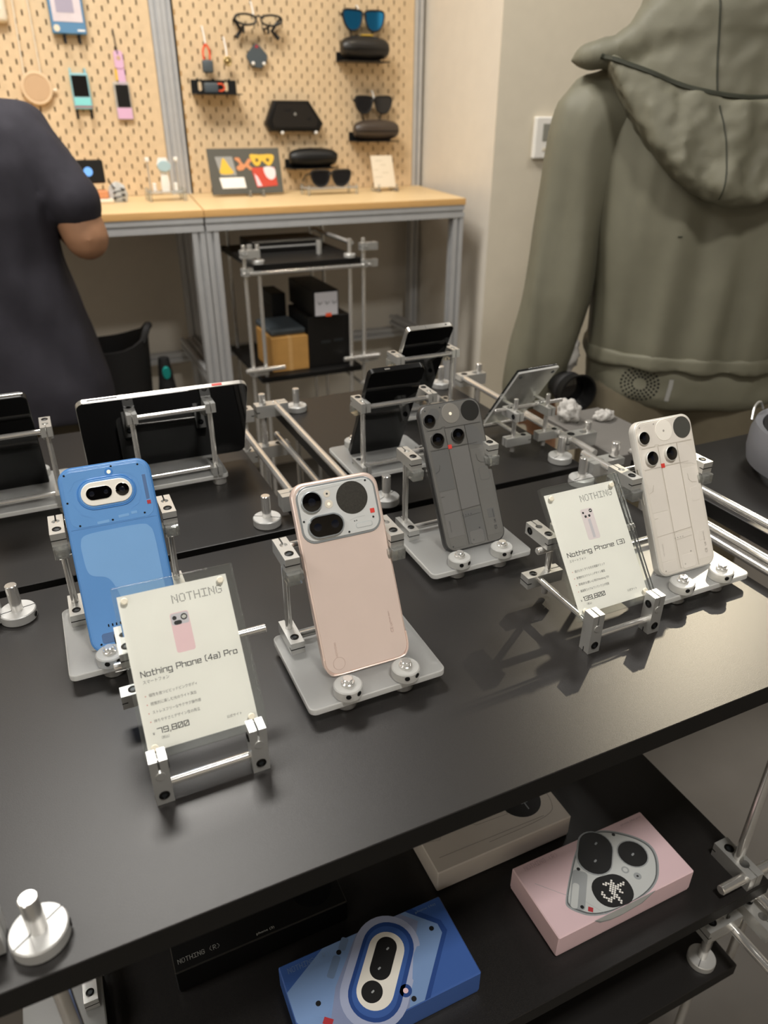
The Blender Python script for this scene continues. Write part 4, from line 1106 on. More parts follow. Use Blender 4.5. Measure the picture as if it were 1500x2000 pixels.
t = pegthing('framed_box', 'blue flat box with a pale picture window on two black pegs', 'box', 0.2225, 1.534, dy=0.004)
G().box((-0.047, -0.022, 0.0), (0.047, 0, 0.130), 0.003).link('case', 'pb_blue', t)
G().box((-0.040, -0.0228, 0.030), (0.040, -0.0215, 0.125)).link('picture', 'pb_pic', t)
G().box((-0.028, -0.0232, 0.052), (0.020, -0.0225, 0.092)).link('picture_shape', 'pb_grey', t)
g = G(); g.T = RX(pi/2); g.prism(circ(-0.034, 0.014, 0.009, 8), 0.022, 0.0228); g.link('sticker', 'cream', t)
G().box((0.022, -0.0226, 0.008), (0.042, -0.0218, 0.012)).link('lettering', 'paper', t)
def peg_pair(label, xa, xb, z, ln=0.05, m='black_plastic', drop=0.022, r=0.0035, grp='wall pegs', name='peg_hook'):
    t = pegthing(name, label, 'hook', (xa+xb)/2, z, grp)
    for s in (xa-(xa+xb)/2, xb-(xa+xb)/2):
        g = G(); g.box((s-r, -ln, -0.004), (s+r, 0.004, 0.002), 0.001); g.box((s-r, -ln, -drop), (s+r, -ln+0.007, 0.0), 0.001)
        g.link('hook', m, t)
peg_pair('pair of black hooks under the blue framed box', 0.206, 0.246, 1.531, 0.034)
t = pegthing('round_charger', 'round cream disc hanging from two pale cords beside the blue box', 'charger', 0.105, 1.397, dy=0.010)
g = G(); g.T = RX(pi/2); g.lathe([(0.040, -0.008), (0.044, -0.004), (0.044, 0.004), (0.041, 0.007), (0.036, 0.007), (0.035, 0.005)], 40, 0); g.link('ring_body', 'ring_tan', t)
g = G(); g.T = RX(pi/2); g.lathe([(0.035, 0.004), (0.033, 0.006), (0.0, 0.006)], 40); g.link('disc_face', 'beige', t)
g = G(); g.cyl((0.043, 0, -0.004), (0.054, 0, -0.004), 0.004, 10); g.link('knob', 'cream', t)
for a, b in (((-0.028, 0, 0.034), (-0.008, -0.002, 0.75)), ((0.018, 0, 0.040), (0.012, -0.002, 0.75))):
    G().tube([a, ((a[0]+b[0])/2+0.004, -0.002, (a[2]+b[2])/2), b], 0.0022, 6).link('cord', 'cream', t)
t = pegthing('wall_dispenser', 'pale rounded box at the upper left edge of the pegboard', 'dispenser', 0.035, 1.555, dy=0.0)
G().box((-0.035, -0.03, 0), (0.030, 0, 0.09), 0.012, 0, 3).link('body', 'cream', t)
G().box((-0.028, -0.0312, 0.03), (0.016, -0.0295, 0.075), 0.0005).link('face_panel', 'white_plastic', t)
t = pegthing('game_pouch', 'teal phone-sized case with a black screen on two black hooks', 'case', 0.2265, 1.343, dy=0.004)
G().box((-0.0265, -0.012, 0), (0.0265, 0, 0.095), 0.003).link('case', 'teal', t)
G().box((-0.0225, -0.0128, 0.034), (0.0215, -0.0115, 0.089)).link('screen', 'black_glass', t)
G().box((-0.0225, -0.0130, 0.011), (0.0225, -0.0115, 0.030)).link('label_band', 'cyan', t)
G().box((-0.0260, -0.0126, 0.006), (0.0262, -0.0115, 0.0085)).link('red_line', 'dark_red', t)
G().box((-0.025, -0.0045, 0.095), (-0.019, -0.0015, 0.108)).link('tab', 'teal', t); G().box((0.017, -0.0045, 0.095), (0.023, -0.0015, 0.108)).link('tab', 'teal', t)
peg_pair('pair of black hooks under the teal case', 0.205, 0.246, 1.340, 0.024)
t = pegthing('hand_strap', 'pink strap with a clear pouch hanging from a black cord', 'strap', 0.345, 1.46, dy=0.006)
G().tube([(0.0, 0.004, 0.094), (0.0005, -0.002, 0.06), (0.003, -0.004, 0.030)], 0.0018, 6).link('cord', 'black_plastic', t)
g = G(); g.T = RX(pi/2); g.prism(rrect(0.004, 0.016, 0.026, 0.046, 0.008), 0, 0.004); g.link('loop', 'strap_pink', t)
g = G(); g.T = RX(pi/2); g.prism(circ(0.004, 0.020, 0.006, 14), 0.0041, 0.0046); g.link('eyelet', 'beige', t)
g = G(); g.T = RX(pi/2); g.prism(rrect(0.006, -0.032, 0.021, 0.062, 0.002), -0.002, 0.002); g.link('band', 'strap_pink', t)
g = G(); g.T = RX(pi/2); g.prism(rrect(-0.008, -0.024, 0.007, 0.030, 0.001), -0.003, 0.001); g.link('tag', 'yellow', t)
G().box((-0.024, -0.006, -0.145), (0.024, 0.0, -0.042), 0.002).link('pouch', 'clear_grey', t)
G().box((-0.018, -0.0075, -0.110), (0.020, -0.0055, -0.050)).link('insert', 'shade_black', t)
G().box((-0.022, -0.0075, -0.142), (0.022, -0.0055, -0.112)).link('card', 'strap_pink', t)

def eyewear(t, w_, h_, lens_m, frame_m, full=True, legs=True, thick=0.0032, drop=0.0):
    """frame in the xz plane facing -y, temples folded back and down"""
    for s in (-1, 1):
        cx = s*w_*0.255
        o = smooth([(cx-s*w_*0.215, h_*0.42), (cx, h_*0.52), (cx+s*w_*0.235, h_*0.44), (cx+s*w_*0.20, -h_*0.18), (cx+s*w_*0.06, -h_*0.50), (cx-s*w_*0.12, -h_*0.42), (cx-s*w_*0.20, -h_*0.02)], 5, True)
        G().tube([(a, -abs(a)*0.0, b) for a, b in o], thick, 8, close=True).link('rim', frame_m, t)
        if lens_m:
            g = G(); g.T = RX(pi/2); g.prism(inset(o, 0.0012) if s > 0 else inset(o[::-1], 0.0012), -0.0008, 0.0008); g.link('lens', lens_m, t)
        if legs:
            G().tube([(s*w_*0.49, 0.0, h_*0.36), (s*w_*0.50, 0.018, h_*0.32), (s*w_*0.30, 0.020, -h_*0.30-drop), (s*w_*0.22, 0.020, -h_*0.95-drop)], 0.0030, 8).link('temple', frame_m, t)
    G().tube(smooth([(-w_*0.06, 0, h_*0.22), (0, -0.001, h_*0.34), (w_*0.06, 0, h_*0.22)], 4), thick, 8).link('bridge', frame_m, t)

def hanger(label, x, z, z1, ln=0.030, m='white_plastic'):
    t = pegthing('wire_hook', label, 'hook', x, z, 'white wire hooks')
    G().tube([(0, 0.006, z1-z), (0, -ln*0.5, z1-z), (0.001, -ln, (z1-z)*0.4), (0.001, -ln-0.004, 0.0), (0.001, -ln+0.008, -0.006)], 0.0024, 6).link('wire', m, t)
t = pegthing('eyeglasses', 'black clear-lens glasses on two black pegs at the top of the right pegboard', 'glasses', 0.784, 1.590, dy=0.045)
for s in (-1, 1):
    o = smooth([(s*0.010, 0.008), (s*0.04, 0.015), (s*0.072, 0.010), (s*0.071, -0.005), (s*0.042, -0.013), (s*0.014, -0.008)], 5, True)
    G().tube([(a, 0, b) for a, b in o], 0.0032, 8, close=True).link('rim', 'black_plastic', t)
    g = G(); g.T = RX(pi/2); g.prism(o if s > 0 else o[::-1], -0.0004, 0.0004); g.link('lens', 'clear', t)
    G().tube([(s*0.072, 0, 0.008), (s*0.072, 0.030, 0.002), (s*0.05, 0.030, -0.024), (s*0.070, 0.022, -0.046)], [0.004, 0.005, 0.006, 0.007], 8).link('temple', 'black_plastic', t)
G().tube([(-0.013, 0, 0.006), (0, -0.001, 0.012), (0.013, 0, 0.006)], 0.003, 8).link('bridge', 'black_plastic', t)
for s in (-1, 1): G().tube([(s*0.010, 0.002, 0.002), (s*0.014, 0.012, -0.022)], 0.0018, 6).link('nose_pad', 'slate', t)
peg_pair('pair of black pegs carrying the clear-lens glasses', 0.731, 0.811, 1.572, 0.055, drop=0.018)
hanger('white wire hook above the clear-lens glasses', 0.771, 1.600, 1.640, 0.028)

t = pegthing('luggage_tag', 'orange looped band with a dark grey pod on a white wire hook', 'tag', 0.612, 1.445, dy=0.034)
for s in (-1, 1): G().tube(smooth([(0, 0, 0.078), (s*0.010, 0, 0.060), (s*0.009, 0, 0.032)], 4), 0.0032, 6).link('loop', 'orange', t)
G().box((-0.017, -0.012, 0.0), (0.017, 0.010, 0.036), 0.007, 0, 3).link('pod', 'slate', t)
hanger('white wire hook holding the orange band', 0.610, 1.522, 1.570, 0.030)
t = pegthing('ring_holder', 'small brass ring hanging from a white wire hook', 'ring', 0.677, 1.479, dy=0.034)
G().tube([(0.011*cos(2*pi*i/20), 0, 0.011*sin(2*pi*i/20)) for i in range(20)], 0.0030, 8, close=True).link('ring', 'brass', t)
G().sphere((0, 0, 0), 0.008, 12).link('bead', 'brass', t)
hanger('white wire hook holding the small brass ring', 0.675, 1.488, 1.543, 0.030)
t = pegthing('wall_puck', 'dark slate five-sided disc on two clear pegs', 'disc', 0.7785, 1.495, dy=0.012)
g = G(); g.T = RX(pi/2); g.prism([(0.0, 0.036), (-0.010, 0.030), (-0.034, 0.004), (-0.034, -0.004), (-0.018, -0.030), (0.012, -0.032), (0.020, -0.028), (0.035, -0.004), (0.034, 0.006), (0.010, 0.030)], 0, 0.008, 0, ch=0.001); g.link('plate', 'slate', t)
g = G(); g.T = RX(pi/2); g.prism([(0, 0.034), (-0.006, 0.024), (0.006, 0.024)], 0.008, 0.0086); g.link('red_mark', 'dark_red', t)
def clear_pegs(label, xs, z, ln=0.045):
    t = pegthing('clear_peg', label, 'hook', xs[0], z, 'clear pegs')
    for x_ in xs:
        G().cyl((x_-xs[0], 0.004, 0), (x_-xs[0], -ln, 0), 0.004, 12).link('peg', 'clear_block', t)
        G().sphere((x_-xs[0], -ln, 0.001), 0.0058, 10).link('peg_cap', 'white_plastic', t)
clear_pegs('pair of clear pegs under the slate disc', (0.761, 0.797), 1.474, 0.030)

def wall_shelf(label, x0, x1, z, dp=0.10, back=0.038, slots=False):
    t = pegthing('wall_shelf', label, 'shelf', (x0+x1)/2, z, 'black pegboard shelves')
    h_ = (x1-x0)/2
    G().box((-h_, -dp, 0), (h_, 0, 0.003), 0.0008).link('tray', 'black_plastic', t)
    g = G(); g.box((-h_, -0.003, 0.003), (h_, 0, back), 0.0006); g.link('back_plate', 'black_plastic', t)
    if slots:
        for x_ in (-0.045, 0.040):
            g = G(); g.T = RX(pi/2); g.prism(rrect(x_, 0.024, 0.011, 0.026, 0.005), 0.0031, 0.0036); g.link('slot', 'peg_wood', t)
    for x_ in (-h_*0.7, 0, h_*0.7): G().box((x_-0.003, -0.005, back), (x_+0.003, 0.004, back+0.004)).link('tab', 'black_plastic', t)
    return t
wall_shelf('black shelf carrying a grey pod with an orange loop', 0.560, 0.706, 1.386, 0.075, 0.042, True)
t = thing('charging_pod', 'dark grey pod with an orange loop lying on the black shelf', 'pod', (0.617, 2.655, 1.3895))
G().box((-0.024, -0.012, 0), (0.020, 0.012, 0.030), 0.006, 0, 3).link('pod', 'slate', t)
G().tube(smooth([(0.020, 0, 0.026), (0.034, 0, 0.026), (0.042, 0, 0.016), (0.034, 0, 0.008), (0.020, 0, 0.008)], 4), 0.0028, 6).link('loop', 'orange', t)
t = pegthing('hard_case', 'black six-sided hard case on two clear pegs', 'case', 0.893, 1.283, dy=0.006)
o = [(-0.072, 0.090), (0.050, 0.090), (0.100, 0.022), (0.086, -0.002), (-0.090, -0.002), (-0.103, 0.022)]
g = G(); g.T = RX(pi/2); g.prism(o, 0, 0.030, 0, ch=0.006); g.link('shell', 'shade_black', t)
g = G(); g.T = RX(pi/2); g.prism([(-0.062, 0.080), (0.042, 0.080), (0.078, 0.030), (0.070, 0.010), (-0.074, 0.010), (-0.082, 0.030)], 0.030, 0.0315, 0, ch=0.0008); g.link('top_plate', 'case_black', t)
g = G(); g.T = RX(pi/2); g.prism(circ(-0.002, 0.050, 0.0045, 12), 0.0315, 0.0325); g.link('badge', 'alu', t)
g = G(); g.T = RX(pi/2); g.prism([(0.034, 0.034), (0.056, 0.044), (0.052, 0.030)], 0.0315, 0.0322); g.prism([(-0.05, 0.06), (-0.01, 0.066), (-0.02, 0.056)], 0.0315, 0.0322); g.link('vent', 'hole_black', t)
clear_pegs('pair of clear pegs under the six-sided case', (0.842, 0.962), 1.276, 0.042)

def glasses_case(label, x, y, z, w_, h_, d_, m, extra=None, round_=False):
    t = thing('glasses_case', label, 'case', (x, y, z), (0, 0, 0), 'zipped glasses cases')
    rings = []
    for i in range(13):
        a = pi*i/12; k = max(0.02, sin(a))**(0.45 if not round_ else 0.5)
        xx = -w_/2*cos(a)
        rings.append([(xx, d_/2*k*cos(b)*(1), h_/2+h_/2*k*sin(b)) for b in [2*pi*j/20 for j in range(20)]])
    G().loft(rings).link('shell', m, t)
    G().tube([(-w_/2*cos(pi*i/16), -d_/2*max(0.02, sin(pi*i/16))**0.45-0.0006, h_*0.46) for i in range(1, 16)], 0.0012, 6).link('zip', 'black_plastic', t)
    if extra: extra(t)
    return t
wall_shelf('black shelf under the case with the yellow tag', 1.058, 1.222, 1.487, 0.085, 0.03)
glasses_case('dark zipped glasses case with a yellow tag', 1.143, 2.645, 1.4905, 0.172, 0.072, 0.066, 'case_black',
             lambda t: G().box((-0.014, -0.012, 0.0712), (0.026, 0.004, 0.0745), 0.0008).link('tag', 'yellow', t))
t = pegthing('sunglasses', 'sunglasses with mirrored blue lenses above the case with the yellow tag', 'sunglasses', 1.146, 1.605, dy=0.035); eyewear(t, 0.148, 0.056, 'mirror_blue', 'black_plastic')
hanger('white wire hook above the blue-lensed sunglasses', 1.132, 1.628, 1.648, 0.024)
wall_shelf('black shelf under the brown case', 1.099, 1.262, 1.248, 0.075, 0.03)
glasses_case('dark brown glossy glasses case below the black sunglasses', 1.186, 2.650, 1.2515, 0.170, 0.066, 0.060, 'case_brown')
t = pegthing('sunglasses', 'black sunglasses above the dark brown case', 'sunglasses', 1.183, 1.362, dy=0.030); eyewear(t, 0.138, 0.050, 'dark_lens', 'black_plastic')
hanger('white wire hook behind the black sunglasses', 1.186, 1.375, 1.405, 0.022)
wall_shelf('small black shelf low on the pegboard under the black glossy case', 0.857, 1.028, 1.166, 0.07, 0.03)
glasses_case('black glossy glasses case on the lowest shelf', 0.948, 2.655, 1.1695, 0.174, 0.062, 0.060, 'black_plastic')

# ------------------------------------------------------------------ things standing on the bench
t = thing('sticker_board', 'dark grey display board with stickers leaning on two clear holders', 'display board', (0.678, 2.53, BZ+0.008), (R(-14), 0, 0))
G().box((-0.118, 0, 0), (0.118, 0.006, 0.136), 0.0008).link('board', 'grey_board', t)
def fl(name, pts, m, z_=0.0012):
    g = G(); g.T = TR(0, 0.0, 0) @ RX(pi/2); g.prism(pts, 0.0, z_); g.link(name, m, t)
fl('sleeve', [(-0.096, 0.112), (-0.040, 0.112), (-0.032, 0.056), (-0.084, 0.056)], 'clear_grey', 0.0006)
fl('yellow_triangle', smooth([(-0.070, 0.108), (-0.052, 0.082), (-0.042, 0.062), (-0.084, 0.062), (-0.080, 0.085)], 3, True), 'yellow')
fl('cork_shape', smooth([(-0.034, 0.106), (-0.018, 0.108), (-0.012, 0.096), (-0.004, 0.088), (0.004, 0.096), (0.014, 0.106), (0.022, 0.098), (0.012, 0.088), (0.022, 0.076), (0.014, 0.070), (0.002, 0.080), (-0.008, 0.072), (-0.024, 0.070), (-0.030, 0.080), (-0.018, 0.090)], 3, True), 'cork')
fl('yellow_mask', smooth([(0.018, 0.116), (0.050, 0.116), (0.094, 0.116), (0.096, 0.100), (0.080, 0.082), (0.064, 0.092), (0.056, 0.098), (0.046, 0.084), (0.030, 0.086)], 3, True), 'yellow')
for a in (0.040, 0.076):
    g = G(); g.T = RX(pi/2); g.prism(circ(a, 0.100, 0.0055, 14), 0.0012, 0.0018); g.link('ring_mark', 'brass', t)
fl('white_label', [(-0.090, 0.050), (-0.010, 0.050), (-0.006, 0.018), (-0.084, 0.018)], 'paper')
fl('red_label', [(0.018, 0.078), (0.096, 0.078), (0.100, 0.022), (0.030, 0.018)], 'print_red')
fl('pale_patch', smooth([(0.060, 0.078), (0.094, 0.076), (0.096, 0.050), (0.080, 0.040), (0.064, 0.052)], 3, True), 'print_paleink', 0.0016)
fl('pale_patch', [(0.026, 0.060), (0.036, 0.050), (0.048, 0.022), (0.032, 0.022)], 'print_pink', 0.0016)
t2 = thing('clear_easel', 'pair of clear holders under the sticker board', 'easel', (0.70, 2.528, BZ+0.0003))
for a in (-0.022, 0.022):
    G().box((a-0.004, -0.022, 0.0), (a+0.004, 0.03, 0.0075), 0.001).link('foot', 'clear_block', t2)
    G().cyl((a, -0.016, 0.006), (a, -0.016, 0.020), 0.0035, 12).link('pin', 'clear_block', t2)
t = thing('display_stand', 'low clear acrylic stand under the dark sunglasses on the bench', 'stand', (0.950, 2.500, BZ+0.0003))
G().box((-0.09, -0.03, 0.018), (0.09, 0.05, 0.022), 0.001).link('plate', 'clear_grey', t)
for a in (-0.085, 0.085):
    for b in (-0.025, 0.045): G().cyl((a, b, 0), (a, b, 0.030), 0.0045, 12).link('foot', 'clear_block', t)
t = thing('sunglasses', 'dark sunglasses lying on the clear stand on the bench', 'sunglasses', (0.952, 2.495, BZ+0.0495)); eyewear(t, 0.140, 0.046, 'dark_lens', 'black_plastic', legs=False)
for s in (-1, 1): G().tube([(s*0.069, 0, 0.016), (s*0.070, 0.05, 0.008), (s*0.066, 0.10, -0.014)], 0.003, 8).link('temple', 'black_plastic', t)
t = thing('info_card', 'blank-looking cream card leaning on a clear holder at the right end of the bench', 'card', (1.163, 2.520, BZ+0.014), (R(-22), 0, R(-2)))
G().box((-0.040, 0, 0), (0.040, 0.002, 0.105), 0.0004).link('card', 'cream', t)
mat('faint_ink', '#cfc3ab', 0.7)
g = G(); g.T = RX(pi/2)
for i, (a, b, c_) in enumerate(((-0.012, 0.088, 0.024), (0.002, 0.074, 0.020), (-0.026, 0.058, 0.018), (0.008, 0.048, 0.022), (-0.020, 0.034, 0.030))): g.box((a-c_/2, b-0.0012, 0.0), (a+c_/2, b+0.0012, 0.0004))
g.link('faint_print', 'faint_ink', t)
t = thing('clear_easel', 'clear holder under the cream card at the right end of the bench', 'easel', (1.166, 2.520, BZ+0.0003))
for a in (-0.034, 0.034):
    G().box((a-0.004, -0.022, 0.0), (a+0.004, 0.045, 0.010), 0.001).link('foot', 'clear_block', t); G().cyl((a, -0.016, 0.008), (a, -0.016, 0.024), 0.0035, 12).link('pin', 'clear_block', t)
t = thing('watch_stand', 'clear stand holding a white watch-like device with a pale blue face', 'stand', (0.408, 2.50, BZ+0.0003))
G().box((-0.052, -0.03, 0.022), (0.056, 0.04, 0.027), 0.001).link('plate', 'clear_grey', t)
for a in (-0.052, 0.052):
    for b in (-0.028, 0.036): G().cyl((a, b, 0), (a, b, 0.036), 0.005, 12).link('foot', 'clear_block', t)
    G().cyl((a*0.82, 0.01, 0.027), (a*0.82, 0.01, 0.118), 0.0022, 10).link('upright', 'alu', t)
    G().box((a*0.82-0.006, 0.003, 0.108), (a*0.82+0.006, 0.017, 0.120), 0.002).link('upright_cap', 'white_plastic', t)
    G().box((a*0.62-0.005, -0.01, 0.027), (a*0.62+0.005, 0.002, 0.050), 0.002).link('clip', 'white_plastic', t)
t = thing('smart_device', 'white strap device with a pale blue oval face on the clear stand', 'device', (0.410, 2.497, BZ+0.0275))
mat('pale_blue', '#a9c3cb', 0.4)
g = G(); g.loft([[(w_*cos(a), 0.004*sin(a)+y_, z_) for a in [2*pi*j/16 for j in range(16)]] for w_, y_, z_ in ((0.012, 0.0, 0), (0.014, -0.002, 0.02), (0.011, 0.0, 0.045), (0.019, 0.004, 0.075), (0.012, 0.006, 0.092))]); g.link('strap', 'white_plastic', t)
g = G(); g.T = TR(0.001, -0.004, 0.069) @ RX(pi/2); g.prism(circ(0, 0, 0.020, 28, 0.015), 0, 0.006, 0, ch=0.001); g.link('face', 'pale_blue', t)
t = thing('smart_display', 'small black screen with a blue dot on a pale wooden base', 'display', (0.205, 2.50, BZ+0.0003))
G().box((-0.055, -0.03, 0), (0.045, 0.06, 0.012), 0.003).link('base', 'cream', t)
G().box((-0.048, -0.01, 0.012), (0.034, 0.05, 0.034), 0.003).link('base_block', 'cork', t)
g = G(); g.T = TR(-0.012, 0.01, 0.085) @ RX(R(-6)); g.box((-0.045, -0.004, -0.032), (0.045, 0.006, 0.032), 0.004); g.link('screen_body', 'shade_black', t)
g = G(); g.T = TR(-0.012, 0.01, 0.085) @ RX(R(-6)) @ RX(pi/2); g.prism(circ(0.000, 0.0, 0.0125, 24), 0.0045, 0.0052)
mat('dot_blue', '#6aa2ea', 0.4, emit='#6aa2ea', estr=0.5)
g.link('dot', 'dot_blue', t)
G().cyl((-0.012, 0.02, 0.03), (-0.012, 0.018, 0.062), 0.008, 12).link('neck', 'white_plastic', t)
t = thing('cable_bundle', 'coiled black cable with a silver pouch lying on the bench', 'cable', (0.268, 2.50, BZ+0.0005))
g = G(); pts = [(0.016*cos(i*0.9)*(1+0.2*sin(i)), 0.010*sin(i*0.9), 0.004+0.0022*i) for i in range(18)]+[(-0.022, 0.0, 0.060)]
g.tube(smooth(pts, 3), 0.0022, 6); g.link('cable', 'black_plastic', t)
g = G(); g.loft([[(a*cos(b), 0.018+0.012*sin(b), z_) for b in [2*pi*j/12 for j in range(12)]] for a, z_ in ((0.026, 0), (0.030, 0.02), (0.022, 0.045), (0.006, 0.055))]); g.link('pouch', 'cam_silver', t)

# ------------------------------------------------------------------ rack, boxes and bag under the bench
t = thing('rod_rack', 'low rack of black shelves on silver rods under the bench', 'rack', (0.68, 2.16, 0))
RX0, RX1, RY0, RY1 = 0.530, 0.845, 1.995, 2.36
def rp(x_, y_, z_): return (x_-0.68, y_-2.16, z_)
for z_, th in ((0.975, 0.016), (0.660, 0.016)): 
    g = G(); a = rp(RX0, RY0, z_-th); b = rp(RX1, RY1, z_); g.box(a, b, 0.001); g.link('shelf', 'laminate_edge', t)
for x_ in (RX0-0.020, RX0+0.018, RX1-0.03, RX1+0.012):
    for y_ in (RY0+0.012, RY1-0.02):
        rod('upright', t, rp(x_, y_, 0.02), rp(x_, y_, 1.025), 0.0055)
for x_ in (RX0+0.018, RX1-0.03):
    put('post_collar', COLLAR, t, TR(*rp(x_, RY0+0.012, 0.975)))
for z_ in (0.946, 0.992, 0.668):
    for x_ in (RX0-0.02, RX1+0.012):
        big = clamp(t, TR(*rp(x_-0.010, RY0+0.012, z_)) @ RZ(-pi/2), CLB, BOB, True, 0, 0.052, 0.020, 0.020)
        clamp(t, TR(*rp(x_, RY0-0.008, z_+0.002)), CL)
rod('cross_rod', t, rp(RX0-0.03, RY0+0.001, 0.952), rp(RX1+0.03, RY0+0.001, 0.952), 0.005)
for xa in (RX0-0.045, RX1-0.06): rod('cross_rod', t, rp(xa, RY0-0.004, 0.686), rp(xa+0.115, RY0-0.004, 0.686), 0.0065)
rod('side_bar', t, rp(RX1+0.002, RY0, 0.60), rp(RX1+0.002, RY1, 0.60), 0.005)
rod('side_bar', t, rp(RX1-0.015, RY0+0.03, 1.010), rp(RX1-0.015, RY1, 1.010), 0.006)
G().box(rp(RX0-0.02, RY0+0.05, 0.03), rp(RX1+0.02, RY1, 0.056), 0.002).link('shelf', 'laminate_edge', t)
for x_ in (RX0+0.02, RX1-0.09): G().cyl(rp(x_, RY0+0.10, 0.975), rp(x_, RY0+0.10, 1.012), 0.008, 12).link('stub', 'alu', t)
mat('cardboard', '#b88a4a', 0.8, var=0.06); mat('label_white', '#c9c7cc', 0.6); mat('box_label_ink', '#55555a', 0.6)
t = thing('equipment_case', 'flat black equipment case on top of the rod rack', 'case', (0.70, 2.20, 0.9755))
G().box((-0.12, -0.02, 0), (0.10, 0.12, 0.030), 0.003).link('body', 'shade_black', t); G().box((-0.10, -0.0206, 0.012), (0.08, -0.0195, 0.016)).link('seam', 'alu_matte', t)
t = thing('shipping_box', 'large black box on the rod rack, beside the brown box', 'box', (0.690, 2.03, 0.6605))
G().box((0, 0, 0), (0.132, 0.19, 0.150), 0.002).link('body', 'shade_black', t)
G().box((0.038, -0.0006, 0.070), (0.068, 0.0005, 0.078)).link('label_bar', 'screw_dark', t); G().box((0.078, -0.0006, 0.072), (0.108, 0.0005, 0.080)).link('label_bar', 'screw_dark', t)
t = thing('shipping_box', 'long black box with a white label end, on top of the large black box', 'box', (0.706, 2.022, 0.8110))
G().box((0, 0, 0), (0.078, 0.23, 0.075), 0.002).link('body', 'shade_black', t)
G().box((0.004, -0.0006, 0.004), (0.074, 0.0005, 0.070)).link('end_label', 'label_white', t)
g = G(); g.T = RX(pi/2)
for i in range(3): g.ribbon([(0.014+i*0.022, 0.044), (0.018+i*0.022, 0.036), (0.026+i*0.022, 0.042)], 0.002, 0.0006, 0.0009)
g.link('label_marks', 'box_label_ink', t)
G().box((0.036, -0.0010, -0.0002), (0.054, -0.0004, 0.010)).link('seal', 'orange', t)
t = thing('cardboard_box', 'brown cardboard box on the left of the rod rack', 'box', (0.575, 2.03, 0.6605))
G().box((0, 0, 0), (0.112, 0.16, 0.100), 0.001).link('carton', 'cardboard', t); G().box((0.050, -0.0004, 0.0), (0.062, 0.1604, 0.1004)).link('tape', 'bench_edge', t)
t = thing('laptop_sleeve', 'flat dark sleeve on the brown box', 'sleeve', (0.580, 2.05, 0.7612))
G().box((0, 0, 0), (0.108, 0.16, 0.018), 0.005).link('body', 'slate', t); G().box((0.012, -0.0006, 0.008), (0.096, 0.0006, 0.010)).link('zip', 'black_plastic', t)
t = thing('shipping_box', 'small black box standing behind the sleeve on the rack', 'box', (0.640, 2.225, 0.6605))
G().box((0, 0, 0), (0.046, 0.12, 0.185), 0.002).link('body', 'black_plastic', t); G().box((-0.0005, 0.02, 0.15), (0.0465, 0.10, 0.1515)).link('lid_seam', 'screw_dark', t)
t = thing('black_bin', 'black open bin with a cut-out handle under the left bench', 'bin', (0.155, 2.30, 0.0))
def ovr(w_, d_, z_, n=24): return [(w_*cos(2*pi*j/n), d_*sin(2*pi*j/n), z_(2*pi*j/n) if callable(z_) else z_) for j in range(n)]
top = lambda a: 0.725+0.035*max(0, cos(a))**2
G().loft([ovr(0.075, 0.075, 0.0), ovr(0.095, 0.09, 0.45), ovr(0.108, 0.10, 0.66), ovr(0.114, 0.106, top), ovr(0.106, 0.098, top), ovr(0.098, 0.09, 0.60), ovr(0.085, 0.08, 0.30)], cap=True).link('body', 'black_soft', t)
G().tube(smooth([(0.088, -0.058, 0.735), (0.106, -0.045, 0.772), (0.118, -0.010, 0.772), (0.116, 0.030, 0.762), (0.100, 0.060, 0.735)], 5), 0.010, 8).link('handle', 'black_soft', t)
t = thing('bottle', 'black bottle with a teal cap patch beside the black bin', 'bottle', (0.300, 2.28, 0.0))
G().lathe([(0.030, 0), (0.032, 0.01), (0.032, 0.54), (0.024, 0.60), (0.018, 0.66), (0.016, 0.672), (0.004, 0.675)], 20).link('body', 'black_soft', t)
mat('teal_dark', '#1f9d94', 0.4)
g = G(); g.T = TR(0.0, -0.0235, 0.630) @ RX(pi/2+0.15); g.prism(circ(0, 0, 0.012, 16, 0.020), -0.004, 0.004, 0, ch=0.001); g.link('cap_patch', 'teal_dark', t)
# ------------------------------------------------------------------ people
from mathutils.bvhtree import BVHTree
mat('skin', '#a77c5e', 0.55, var=0.05, vscale=25); mat('hair', '#141110', 0.5, var=0.2, vscale=200, stretch=(1, 1, 0.1))
mat('shirt_navy', '#29272f', 0.85, var=0.06, vscale=60, bump=0.15, bscale=700)
mat('jacket_olive', '#6d6b5b', 0.62, var=0.04, vscale=30, bump=0.06, bscale=600); mat('jacket_dark', '#3a3a30', 0.7); mat('piping', '#35372c', 0.6)
mat('trouser_khaki', '#6a6250', 0.8, var=0.06); mat('trouser_dark', '#4a4234', 0.8, var=0.06); mat('reflective', '#a9a9a6', 0.3, 0.3); mat('shoe', '#1c1b1a', 0.5); mat('eye_white', '#e8e4dc', 0.3)

def organic(name, g, m, parent, voxel=0.010, sm=6, disp=None, mw=None):
    """voxel-join the lofts and limbs in g into one continuous skin, then fold it"""
    me = g.mesh(name, m)
    o = bpy.data.objects.new(name, me); COL.objects.link(o)
    r = o.modifiers.new('r', 'REMESH'); r.mode = 'VOXEL'; r.voxel_size = voxel
    s = o.modifiers.new('s', 'SMOOTH'); s.iterations = sm; s.factor = 0.5
    dg = bpy.context.evaluated_depsgraph_get()
    nm = bpy.data.meshes.new_from_object(o.evaluated_get(dg))
    o.modifiers.clear(); o.data = nm; nm.name = name
    if not nm.materials: nm.materials.append(MATS[m])
    if disp:
        nn = [v.normal.copy() for v in nm.vertices]
        for v, q in zip(nm.vertices, nn): v.co += q*disp(v.co)
    nm.polygons.foreach_set('use_smooth', [True]*len(nm.polygons))
    o.parent = parent
    if mw is not None: o.matrix_local = mw
    return o
